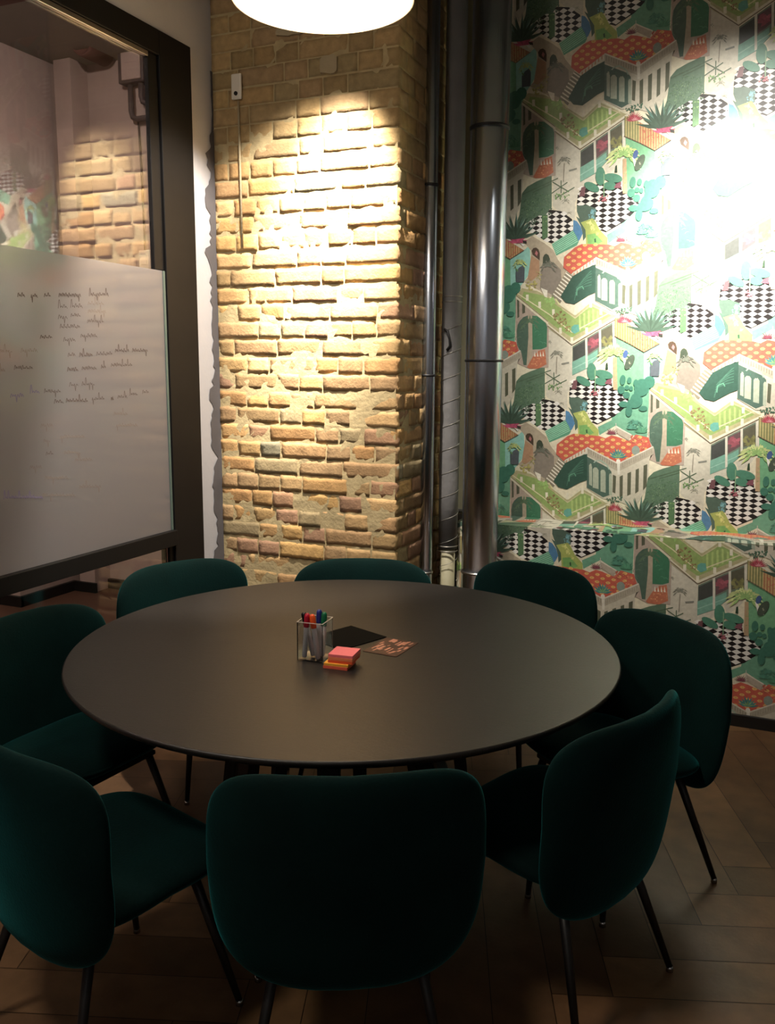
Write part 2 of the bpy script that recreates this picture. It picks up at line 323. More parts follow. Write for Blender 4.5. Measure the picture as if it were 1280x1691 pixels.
('arc', '4f9a72', [-0.3118, -0.3547, -0.2499, -0.3927, -0.2441, -0.4922, -0.3063, -0.4948], [8]),
('arc', '6d8a70', [-0.3904, -0.3769, -0.3474, -0.3657, -0.3401, -0.4961, -0.3795, -0.4876], [6]),
('p', 'b5a488', [-0.3394, -0.3355, -0.3187, -0.3349, -0.3126, -0.5101, -0.3132, -0.5861, -0.3396, -0.5924, -0.3342, -0.4455], None),
('palm', '5a7a58', [-0.3299, -0.3752], [0.05861, 7]),
('p', 'c9683a', [-0.3369, -0.5974, -0.3082, -0.5453, -0.281, -0.5164, -0.247, -0.5074, -0.2364, -0.5823, -0.2759, -0.6045, -0.3243, -0.6044], None),
('blob', 'e0954f', [-0.3156, -0.5862, -0.2986, -0.5449, -0.2473, -0.5174, -0.239, -0.5774, -0.3005, -0.5956], [0.00373, 26]),
('p', 'e8dcc4', [-0.3015, -0.545, -0.3002, -0.5172, -0.2928, -0.5446], None),
('p', 'e8dcc4', [-0.287, -0.5443, -0.2858, -0.5166, -0.2784, -0.544], None),
('p', 'e8dcc4', [-0.2726, -0.5437, -0.2714, -0.516, -0.264, -0.5433], None),
('p', 'e8dcc4', [-0.2583, -0.543, -0.257, -0.5153, -0.2497, -0.5427], None),
('p', '3c4a3c', [-0.2726, -0.3302, -0.2617, -0.3373, -0.262, -0.3497, -0.2727, -0.3451], None),
('p', '3c4a3c', [-0.2454, -0.3493, -0.2341, -0.3564, -0.234, -0.3737, -0.2452, -0.3691], None),
('p', 'b5ac74', [-0.4036, -0.241, -0.3755, -0.2058, -0.298, -0.222, -0.2492, -0.2458, -0.1906, -0.2815, -0.1033, -0.3406, -0.0296, -0.2782, 0.1009, -0.3495, 0.102, -0.3639, -0.1124, -0.4883, -0.235, -0.4035, -0.2368, -0.3738], None),
('p', '8fae4e', [-0.3649, -0.223, -0.2586, -0.246, -0.1896, -0.2986, -0.1024, -0.3552, -0.0283, -0.2974, 0.0719, -0.3479, -0.1148, -0.4513, -0.2073, -0.3927, -0.3775, -0.258], None),
('p', 'abc85c', [-0.0844, -0.3474, -0.0756, -0.3423, -0.0708, -0.4154, -0.0797, -0.4206], None),
('p', 'abc85c', [-0.0631, -0.3361, -0.0543, -0.331, -0.0495, -0.4039, -0.0584, -0.4091], None),
('p', 'abc85c', [-0.042, -0.3249, -0.0332, -0.3198, -0.0284, -0.3925, -0.0371, -0.3977], None),
('p', 'abc85c', [-0.0208, -0.3142, -0.0115, -0.3178, -0.0073, -0.3812, -0.016, -0.3863], None),
('p', 'abc85c', [0.0016, -0.3252, 0.0109, -0.3289, 0.0137, -0.3699, 0.005, -0.375], None),
('p', 'abc85c', [0.024, -0.3362, 0.0333, -0.3398, 0.0346, -0.3586, 0.0259, -0.3637], None),
('p', 'd9cfae', [-0.4036, -0.2425, -0.2369, -0.3728, -0.235, -0.3886, -0.4058, -0.2545], None),
('line', '7c6450', [-0.4036, -0.2425, -0.2369, -0.3728], [0.0031]),
('p', 'd9cfae', [-0.2387, -0.3813, -0.113, -0.4784, -0.1114, -0.4892, -0.238, -0.3937], None),
('line', '6e5848', [-0.238, -0.3937, -0.1124, -0.4883, 0.1018, -0.3615], [0.00341]),
('p', 'ded6b8', [-0.1125, -0.4725, 0.1009, -0.3486, 0.1016, -0.3591, -0.1117, -0.4843], None),
('line', 'e0d6a2', [-0.3984, -0.2309, -0.2294, -0.339, -0.114, -0.4267, 0.0707, -0.3312], [0.00496]),
('line', 'e0d8b4', [-0.1906, -0.2815, -0.1033, -0.3406, -0.0296, -0.2782, 0.0962, -0.3449], [0.00806]),
('line', 'c9c088', [-0.1701, -0.3104, -0.1022, -0.3576, -0.0283, -0.2974, 0.0738, -0.3431], [0.00434]),
('p', 'e4dcc0', [-0.354, -0.2387, -0.3405, -0.2385, -0.3388, -0.2682, -0.3523, -0.2684], None),
('p', 'e4dcc0', [-0.2897, -0.2746, -0.2764, -0.2744, -0.2746, -0.304, -0.288, -0.3043], None),
('p', 'e4dcc0', [-0.2188, -0.3126, -0.2056, -0.3123, -0.2038, -0.3418, -0.217, -0.3421], None),
('p', 'e4dcc0', [-0.1804, -0.4028, -0.1673, -0.4023, -0.1654, -0.4319, -0.1785, -0.4324], None),
('p', 'e4dcc0', [-0.1119, -0.3076, -0.099, -0.3073, -0.0971, -0.3365, -0.11, -0.3368], None),
('p', 'e4dcc0', [-0.0368, -0.2793, -0.0241, -0.279, -0.0222, -0.3079, -0.0349, -0.3082], None),
('p', 'e4dcc0', [0.014, -0.3143, 0.0266, -0.314, 0.0285, -0.3429, 0.0159, -0.3432], None),
('p', 'e4dcc0', [-0.1213, -0.4501, -0.1084, -0.4496, -0.1065, -0.4791, -0.1195, -0.4797], None),
('p', 'e4dcc0', [-0.0505, -0.4035, -0.0377, -0.403, -0.0358, -0.4323, -0.0486, -0.4327], None),
('p', 'e4dcc0', [0.0131, -0.3675, 0.0257, -0.3671, 0.0277, -0.3961, 0.015, -0.3965], None),
('blob', '8d7440', [-0.2153, -0.3386, -0.179, -0.318, -0.1449, -0.3417, -0.1465, -0.3908, -0.1941, -0.3775], [0.00693, 26]),
('blob', 'a9a24c', [-0.1959, -0.348, -0.1499, -0.3369, -0.1375, -0.3856, -0.1739, -0.4016], [0.0048, 16]),
('blob', '9a6c3a', [-0.1505, -0.4008, -0.123, -0.395, -0.1208, -0.4294, -0.1443, -0.4253], [0.00533, 10]),
('p', '4fa896', [-0.118, -0.3998, -0.1048, -0.3895, -0.084, -0.3889, -0.0774, -0.4205, -0.102, -0.4336, -0.1189, -0.4219], None),
('blob', 'b5ab48', [-0.3632, -0.1686, -0.3061, -0.1631, -0.2932, -0.2219, -0.3463, -0.2128], [0.00693, 24]),
('blob', 'a8a050', [-0.3033, -0.1288, -0.28, -0.1237, -0.2771, -0.1726, -0.3008, -0.1729], [0.0048, 12]),
('p', 'e4dcc6', [-0.2798, -0.207, -0.245, -0.2212, -0.2462, -0.2556, -0.2583, -0.2509], None),
('blob', '8ab84e', [-0.2577, -0.2607, -0.2256, -0.2454, -0.1966, -0.2596, -0.1995, -0.289, -0.2321, -0.2947], [0.00853, 22]),
('palm', '6c7060', [-0.2482, -0.1041], [0.04795, 8]),
('p', '8b8068', [-0.1534, -0.1327, -0.109, -0.1661, -0.1788, -0.2837, -0.2233, -0.2454], None),
('p', 'e8e0cc', [-0.1568, -0.1366, -0.1124, -0.17, -0.1148, -0.1758, -0.1592, -0.1424], None),
('p', 'e8e0cc', [-0.1649, -0.1504, -0.1204, -0.1838, -0.1228, -0.1896, -0.1673, -0.1562], None),
('p', 'e8e0cc', [-0.173, -0.1643, -0.1284, -0.1977, -0.1308, -0.2035, -0.1755, -0.1701], None),
('p', 'e8e0cc', [-0.1812, -0.1782, -0.1365, -0.2116, -0.1389, -0.2174, -0.1836, -0.184], None),
('p', 'e8e0cc', [-0.1893, -0.1921, -0.1445, -0.2255, -0.147, -0.2314, -0.1918, -0.198], None),
('p', 'e8e0cc', [-0.1975, -0.2061, -0.1526, -0.2395, -0.1551, -0.2454, -0.1999, -0.212], None),
('p', 'e8e0cc', [-0.2057, -0.2201, -0.1608, -0.2535, -0.1632, -0.2594, -0.2081, -0.226], None),
('p', 'e8e0cc', [-0.2139, -0.2342, -0.1689, -0.2676, -0.1713, -0.2735, -0.2164, -0.2401], None),
('p', 'd8d488', [-0.2013, -0.2597, -0.1783, -0.291, -0.1852, -0.2936, -0.2057, -0.2646], None),
('p', 'd9502e', [-0.1683, -0.0633, -0.1162, -0.0191, -0.0862, -0.0065, 0.0421, -0.0132, 0.0722, -0.0233, 0.101, -0.0072, 0.1307, -0.0136, 0.19, -0.0337, 0.2171, 0.0008, 0.2787, -0.0117, 0.2935, -0.0554, 0.1409, -0.1482, -0.0147, -0.0836, -0.1192, -0.1343, -0.1303, -0.1464, -0.1703, -0.1135], None),
('ell', 'ecb83c', [-0.1683, -0.0633, -0.1162, -0.0191, -0.0862, -0.0065, 0.0421, -0.0132, 0.0722, -0.0233, 0.101, -0.0072, 0.1307, -0.0136, 0.19, -0.0337, 0.2171, 0.0008, 0.2787, -0.0117, 0.2935, -0.0554, 0.1409, -0.1482, -0.0147, -0.0836, -0.1192, -0.1343, -0.1303, -0.1464, -0.1703, -0.1135], [-0.06924, -0.04776, 0.02558, 0.01783, 0.01046, 0.0062]),
('blob', 'c9593a', [0.1957, -0.0037, 0.2789, -0.0154, 0.2844, -0.0521, 0.2289, -0.0879, 0.1915, -0.0634], [0.00697, 34]),
('blob', 'e09058', [0.1961, -0.0111, 0.2757, -0.0229, 0.2771, -0.0487, 0.2286, -0.0804], [0.0031, 20]),
('disc', '8b9a8c', [0.2212, -0.077], [0.01937, 0.02325, 0]),
('fan', '2f8a8c', [0.1376, -0.1183], [0.05037, 9, 0.01317]),
('fan', '8ab850', [0.1374, -0.1145], [0.031, 5, 0.00543]),
('p', 'b9a892', [0.121, 0.0346, 0.1957, -0.0037, 0.1862, -0.0301, 0.1299, 0.0013], None),
('line', 'e0d8c4', [0.1209, 0.0364, 0.1974, -0.0018], [0.00496]),
('fan', '8a3a50', [0.1008, -0.0035], [0.03487, 9, 0.00465]),
('line', 'c9c4b4', [0.1201, 0.0532, 0.1228, -0.0027], [0.0031]),
('palm', '3f8f74', [0.2108, 0.0523], [0.04262, 9]),
('fan', '43966e', [0.2418, 0.0091], [0.04262, 9, 0.00852]),
('p', 'cbc2aa', [-0.0137, -0.1064, 0.1424, -0.1784, 0.3058, -0.0844, 0.306, -0.0549, 0.2882, -0.1223, 0.2873, -0.2043, 0.2754, -0.2838, 0.2287, -0.3626, 0.1688, -0.34, 0.1162, -0.3244, 0.0753, -0.3271, -0.0101, -0.2748], None),
('p', 'b3a890', [-0.0152, -0.0722, 0.1409, -0.1482, 0.3032, -0.0557, 0.3062, -0.0918, 0.1428, -0.1859, -0.0134, -0.1121], None),
('line', 'ded6c2', [-0.0152, -0.0722, 0.1408, -0.1464, 0.3031, -0.055], [0.00558]),
('line', '8b8068', [-0.0065, -0.0824, -0.0055, -0.1037], [0.00279]),
('line', '8b8068', [0.0051, -0.0878, 0.006, -0.1091], [0.00279]),
('line', '8b8068', [0.0166, -0.0932, 0.0175, -0.1144], [0.00279]),
('line', '8b8068', [0.028, -0.0986, 0.029, -0.1198], [0.00279]),
('line', '8b8068', [0.0395, -0.1039, 0.0405, -0.1251], [0.00279]),
('line', '8b8068', [0.051, -0.1093, 0.0519, -0.1305], [0.00279]),
('line', '8b8068', [0.0624, -0.1146, 0.0634, -0.1358], [0.00279]),
('line', '8b8068', [0.0738, -0.12, 0.0748, -0.1411], [0.00279]),
('line', '8b8068', [0.0852, -0.1253, 0.0862, -0.1464], [0.00279]),
('line', '8b8068', [0.0966, -0.1306, 0.0976, -0.1517], [0.00279]),
('line', '8b8068', [0.1079, -0.1359, 0.1089, -0.157], [0.00279]),
('line', '8b8068', [0.1192, -0.1412, 0.1203, -0.1623], [0.00279]),
('line', '8b8068', [0.1306, -0.1465, 0.1316, -0.1676], [0.00279]),
('line', '9c917a', [0.152, -0.1492, 0.153, -0.1695], [0.00217]),
('line', '9c917a', [0.1623, -0.1432, 0.1633, -0.1635], [0.00217]),
('line', '9c917a', [0.1726, -0.1373, 0.1737, -0.1576], [0.00217]),
('line', '9c917a', [0.1829, -0.1314, 0.184, -0.1516], [0.00217]),
('line', '9c917a', [0.1932, -0.1255, 0.1942, -0.1457], [0.00217]),
('line', '9c917a', [0.2034, -0.1196, 0.2045, -0.1398], [0.00217]),
('line', '9c917a', [0.2137, -0.1138, 0.2147, -0.1339], [0.00217]),
('line', '9c917a', [0.2238, -0.1079, 0.2249, -0.128], [0.00217]),
('line', '9c917a', [0.234, -0.1021, 0.2351, -0.1222], [0.00217]),
('line', '9c917a', [0.2442, -0.0962, 0.2452, -0.1163], [0.00217]),
('line', '9c917a', [0.2543, -0.0904, 0.2553, -0.1105], [0.00217]),
('line', '9c917a', [0.2644, -0.0846, 0.2654, -0.1046], [0.00217]),
('line', '9c917a', [0.2745, -0.0788, 0.2755, -0.0988], [0.00217]),
('line', '9c917a', [0.2845, -0.0731, 0.2856, -0.093], [0.00217]),
('line', '9c917a', [0.2945, -0.0673, 0.2956, -0.0872], [0.00217]),
('p', 'd8cfb8', [-0.0152, -0.0722, -0.1266, -0.1423, -0.1181, -0.1612, -0.0288, -0.107, -0.0137, -0.1064], None),
('p', 'c98a5a', [-0.1189, -0.1419, -0.1136, -0.1386, -0.113, -0.1555, -0.1182, -0.1589], None),
('p', 'c98a5a', [-0.1039, -0.1316, -0.0987, -0.1283, -0.098, -0.1452, -0.1032, -0.1485], None),
('p', 'c98a5a', [-0.089, -0.1213, -0.0838, -0.118, -0.0831, -0.1348, -0.0883, -0.1382], None),
('p', 'c98a5a', [-0.0742, -0.111, -0.069, -0.1077, -0.0683, -0.1245, -0.0735, -0.1279], None),
('p', 'c98a5a', [-0.0594, -0.1008, -0.0542, -0.0975, -0.0535, -0.1143, -0.0587, -0.1176], None),
('p', 'c98a5a', [-0.0446, -0.0906, -0.0395, -0.0873, -0.0388, -0.1041, -0.0439, -0.1073], None),
('p', 'c98a5a', [-0.0299, -0.0804, -0.0248, -0.0771, -0.0241, -0.0939, -0.0292, -0.0971], None),
('p', 'e0dac8', [0.1347, -0.1335, 0.1494, -0.1328, 0.1516, -0.2005, 0.1399, -0.2012], None),
('disc', 'ece6d6', [0.1403, -0.1351], [0.01007, 0.01162, 0]),
('p', '5d6048', [0.1178, -0.2024, 0.1336, -0.2091, 0.1342, -0.2965, 0.1197, -0.2898], None),
('p', '5d6048', [0.1506, -0.21, 0.1663, -0.2016, 0.1701, -0.3057, 0.1557, -0.3142], None),
('p', '5d6048', [0.1878, -0.1918, 0.2048, -0.1826, 0.2084, -0.2956, 0.192, -0.3042], None),
('p', '5d6048', [0.2261, -0.1721, 0.2416, -0.1638, 0.2454, -0.2781, 0.23, -0.2904], None),
('p', '5d6048', [0.2628, -0.1496, 0.2803, -0.1413, 0.2825, -0.2495, 0.2668, -0.273], None),
('p', '4a6a5c', [-0.0151, -0.1179, 0.0215, -0.1352, 0.094, -0.1695, 0.1096, -0.1877, 0.1151, -0.3016, 0.0749, -0.3195, -0.0082, -0.2747], None),
('line', '9ab4a0', [0.0184, -0.1506, 0.0291, -0.1386, 0.0551, -0.1335, 0.0858, -0.1548, 0.098, -0.1769], [0.0062]),
('p', 'a9b39a', [0.0174, -0.1788, 0.0256, -0.17, 0.037, -0.171, 0.0461, -0.1834, 0.0505, -0.2788, 0.0216, -0.2729], None),
('p', 'a9b39a', [0.0561, -0.1882, 0.0633, -0.1795, 0.0735, -0.1805, 0.0817, -0.193, 0.0865, -0.2957, 0.0608, -0.2897], None),
('p', 'a9b39a', [0.0986, -0.205, 0.1027, -0.1964, 0.1086, -0.1976, 0.1137, -0.2102, 0.1184, -0.309, 0.1032, -0.3023], None),
('p', 'a9b39a', [-0.0019, -0.1607, 0.0023, -0.1521, 0.0084, -0.1533, 0.0134, -0.1661, 0.0179, -0.2654, 0.0025, -0.2587], None),
('blob', '3f6e5a', [-0.0086, -0.1366, 0.1021, -0.1843, 0.1024, -0.1918, -0.0038, -0.1593], [0.00465, 12]),
('blob', '3f6a50', [0.0865, -0.3264, 0.1671, -0.3058, 0.1684, -0.3324, 0.1171, -0.3435], [0.0062, 24]),
('p', '2d5848', [-0.1785, -0.2518, -0.124, -0.1576, -0.066, -0.1241, -0.0138, -0.1045, -0.008, -0.2362, -0.0416, -0.2497, -0.109, -0.2906, -0.1521, -0.2815], None),
('line', '3f7a62', [-0.1097, -0.2731, -0.1001, -0.226, -0.0625, -0.2084, -0.0286, -0.1989], [0.0031]),
('line', '3f7a62', [-0.1087, -0.2614, -0.0929, -0.214, -0.0577, -0.1943, -0.0291, -0.1859], [0.0031]),
('line', '3f7a62', [-0.1076, -0.2497, -0.0857, -0.202, -0.053, -0.1802, -0.0297, -0.1729], [0.0031]),
('line', '3f7a62', [-0.1065, -0.238, -0.0785, -0.19, -0.0482, -0.1661, -0.0303, -0.1599], [0.0031]),
('line', '3f7a62', [-0.1055, -0.2263, -0.0714, -0.1781, -0.0435, -0.1521, -0.0308, -0.1469], [0.0031]),
('line', '3f7a62', [-0.1044, -0.2146, -0.0642, -0.1662, -0.0388, -0.1381, -0.0314, -0.1339], [0.0031]),
('line', '4f9a78', [-0.0991, -0.2492, -0.0985, -0.2181, -0.0741, -0.2052, -0.0658, -0.2202], [0.00496]),
('p', 'b97a42', [0.0899, 0.5625, 0.1243, 0.5548, 0.1905, 0.5129, 0.2563, 0.4696, 0.3033, 0.4391, 0.2355, 0.3982, 0.166, 0.4379, 0.0942, 0.4743], None),
('p', '8b8a4a', [0.0899, 0.5625, 0.1243, 0.5548, 0.1575, 0.5347, 0.1623, 0.4397, 0.0942, 0.4743], None),
('line', 'd9c06c', [0.0972, 0.5599, 0.1017, 0.4675], [0.00279]),
('line', 'd9c06c', [0.1091, 0.5597, 0.1139, 0.4611], [0.00279]),
('line', 'd9c06c', [0.1209, 0.5593, 0.1261, 0.4548], [0.00279]),
('line', 'd9c06c', [0.1331, 0.5513, 0.1382, 0.4484], [0.00279]),
('line', 'd9c06c', [0.1453, 0.5434, 0.1504, 0.442], [0.00279]),
('line', 'd9c06c', [0.1574, 0.5354, 0.1625, 0.4357], [0.00279]),
('line', 'd9c06c', [0.1696, 0.5275, 0.1746, 0.4294], [0.00279]),
('line', 'd9c06c', [0.1817, 0.5196, 0.1867, 0.4231], [0.00279]),
('line', 'd9c06c', [0.1938, 0.5117, 0.1987, 0.4167], [0.00279]),
('line', 'd9c06c', [0.2059, 0.5038, 0.2108, 0.4104], [0.00279]),
('line', 'd9c06c', [0.2179, 0.4959, 0.2228, 0.4042], [0.00279]),
('line', 'd9c06c', [0.23, 0.4881, 0.2348, 0.3979], [0.00279]),
('line', 'd9c06c', [0.242, 0.4802, 0.2461, 0.4046], [0.00279]),
('line', 'd9c06c', [0.254, 0.4724, 0.2573, 0.4113], [0.00279]),
('line', 'd9c06c', [0.266, 0.4645, 0.2685, 0.418], [0.00279]),
('line', 'd9c06c', [0.2779, 0.4567, 0.2797, 0.4247], [0.00279]),
('blob', 'd0603c', [0.173, 0.5095, 0.2926, 0.4445, 0.2351, 0.4054, 0.184, 0.4342], [0.00426, 34]),
('line', 'ddd4bc', [0.1243, 0.5548, 0.1905, 0.5147, 0.2562, 0.4714, 0.3067, 0.4402], [0.00682]),
('line', '7a5a48', [0.0924, 0.4743, 0.166, 0.4379, 0.2355, 0.3975, 0.3069, 0.438], [0.00279]),
('fan', 'b8344a', [0.1321, -0.3847], [0.04844, 13, 0.00697]),
('fan', 'e89aa0', [0.1375, -0.3805], [0.01937, 5, 0.00387]),
('fan', '4f7a6c', [0.2613, -0.4287], [0.12787, 9, 0.01705]),
('fan', '8fb0a4', [0.2611, -0.4249], [0.10075, 7, 0.00775]),
('fan', 'c8406c', [0.2695, -0.4471], [0.05037, 9, 0.01317]),
('p', 'e8e4dc', [0.284, -0.446, 0.3099, -0.4553, 0.2995, -0.4638], None),
('p', '3a3a34', [0.2942, -0.4338, 0.3162, -0.4396, 0.3186, -0.4508, 0.3023, -0.4483], None),
('disc', '3f8a6c', [-0.0094, 0.3026], [0.02325, 0.0434, -0.1]),
('disc', '3f8a6c', [-0.0483, 0.2559], [0.04069, 0.0186, 0.5]),
('disc', '3f8a6c', [0.0502, 0.2902], [0.04573, 0.02015, 0.25]),
('disc', '3f8a6c', [0.0371, 0.2551], [0.031, 0.01937, 0.2]),
('p', '8a4a5a', [0.0661, 0.2628, 0.0877, 0.2704, 0.0891, 0.2411, 0.056, 0.2443], None),
('p', '7a4a50', [-0.0972, 0.2571, -0.0785, 0.2611, -0.0804, 0.2162, -0.1068, 0.2158], None),
('line', '7fae7c', [0.0067, 0.3138, 0.0118, 0.2029], [0.00434]),
('blob', 'b85a68', [-0.0166, 0.2136, 0.039, 0.2145, 0.0402, 0.1886, -0.0117, 0.1876], [0.00581, 16]),
('p', 'bf9a6c', [0.0918, 0.3728, 0.1081, 0.3728, 0.1194, 0.2158, 0.0994, 0.2155], None),
('blob', '8fae54', [0.098, 0.3583, 0.107, 0.3583, 0.1164, 0.2194, 0.1076, 0.2193], [0.00349, 8]),
('palm', 'c9d878', [0.0929, 0.3874], [0.08331, 13]),
('palm', '8fc05c', [0.0929, 0.3874], [0.062, 9]),
('p', '2d4a30', [0.0586, 0.3435, 0.0658, 0.3472, 0.0692, 0.3143, 0.0564, 0.3142], None),
('p', 'ece8dc', [0.1352, 0.3729, 0.1482, 0.3294, 0.1774, 0.3187, 0.1564, 0.344, 0.142, 0.3802], None),
('disc', '4a5a48', [0.1705, 0.3495], [0.0186, 0.03875, 0.45]),
('disc', '3f5f9a', [0.1488, 0.3874], [0.01162, 0.02015, 0.2]),
('blob', '9a9c80', [0.169, 0.344, 0.1858, 0.3296, 0.1664, 0.3585], [0.00349, 7]),
('disc', '2f7c64', [0.1424, 0.2638], [0.01395, 0.0248, 0]),
('disc', '2f7c64', [0.1738, 0.2623], [0.01085, 0.0155, 0]),
('disc', '2f7c64', [0.2049, 0.25], [0.01162, 0.01783, 0]),
('disc', '2f7c64', [0.1376, 0.2161], [0.01783, 0.02015, 0]),
('disc', '2f7c64', [0.1641, 0.2275], [0.01162, 0.01162, 0]),
('disc', '2f7c64', [0.1841, 0.2235], [0.0093, 0.01162, 0]),
('disc', '2f7c64', [0.1641, 0.1909], [0.01627, 0.01705, 0]),
('disc', '2f7c64', [0.2338, 0.2286], [0.03565, 0.04262, 0]),
('disc', '2f7c64', [0.2679, 0.2545], [0.02712, 0.02945, 0]),
('disc', '2f7c64', [0.2084, 0.1698], [0.02558, 0.031, 0]),
('disc', '2f7c64', [0.2021, 0.1514], [0.03487, 0.02325, 0]),
('disc', '2f7c64', [0.1788, 0.1141], [0.01627, 0.0279, 0]),
('disc', '2f7c64', [0.2463, 0.1279], [0.02092, 0.01317, 0]),
('disc', '2f7c64', [0.1519, 0.1466], [0.02325, 0.0155, 0]),
('disc', '2f7c64', [0.2266, 0.1629], [0.0155, 0.02325, 0]),
('disc', '2f7c64', [0.2138, 0.2028], [0.0155, 0.01937, 0]),
('p', '566068', [0.2671, 0.3337, 0.2835, 0.3553, 0.3039, 0.3661, 0.3121, 0.3447, 0.312, 0.2838, 0.2698, 0.2834], None),
('palm', 'b9cc62', [0.286, 0.3732], [0.04262, 9]),
('blob', '5a8a4c', [0.262, 0.3624, 0.2769, 0.3481, 0.2779, 0.3302], [0.00465, 8]),
('fan', '3f5a48', [-0.4164, 0.0324], [0.11625, 11, 0.0155]),
('fan', '3f8f74', [0.1978, 0.026], [0.031, 7, 0.00852])
]
CW, CH = 0.676, 0.92
def pnpoly(p, poly):
    ins = False; j = len(poly) - 1
    for i in range(len(poly)):
        if (poly[i][1] > p[1]) != (poly[j][1] > p[1]) and p[0] < (poly[j][0] - poly[i][0]) * (p[1] - poly[i][1]) / (poly[j][1] - poly[i][1]) + poly[i][0]: ins = not ins
        j = i
    return ins
def clip_rect(poly, x0, x1, z0, z1):
    for ax, lim, s in ((0, x0, 1), (0, x1, -1), (1, z0, 1), (1, z1, -1)):
        out = []
        for i in range(len(poly)):
            a, b = poly[i], poly[(i + 1) % len(poly)]
            da, db = (a[ax] - lim) * s, (b[ax] - lim) * s
            if da >= 0: out.append(a)
            if da * db < 0:
                t = da / (da - db); out.append((a[0] + (b[0] - a[0]) * t, a[1] + (b[1] - a[1]) * t))
        poly = out
        if len(poly) < 3: return []
    return poly
def convex_clip(sub, clipper):
    """clip convex polygon sub by arbitrary polygon: keep if all corners are inside, drop otherwise half"""
    return sub if pnpoly((sum(p[0] for p in sub) / len(sub), sum(p[1] for p in sub) / len(sub)), clipper) else []
def stroke(a, b, w0, w1=None):
    w1 = w0 if w1 is None else w1
    dx, dz = b[0] - a[0], b[1] - a[1]; l = sqrt(dx * dx + dz * dz) or 1e-6; nx, nz = -dz / l, dx / l
    return [(a[0] + nx * w0 / 2, a[1] + nz * w0 / 2), (a[0] - nx * w0 / 2, a[1] - nz * w0 / 2), (b[0] - nx * w1 / 2, b[1] - nz * w1 / 2), (b[0] + nx * w1 / 2, b[1] + nz * w1 / 2)]
def leaf(a, b, w):
    dx, dz = b[0] - a[0], b[1] - a[1]; l = sqrt(dx * dx + dz * dz) or 1e-6; nx, nz = -dz / l * w / 2, dx / l * w / 2
    return [a, (a[0] + dx * .45 - nx, a[1] + dz * .45 - nz), b, (a[0] + dx * .45 + nx, a[1] + dz * .45 + nz)]
def shade(c, f): return tuple(min(1, v * f) for v in c[:3]) + (1,)
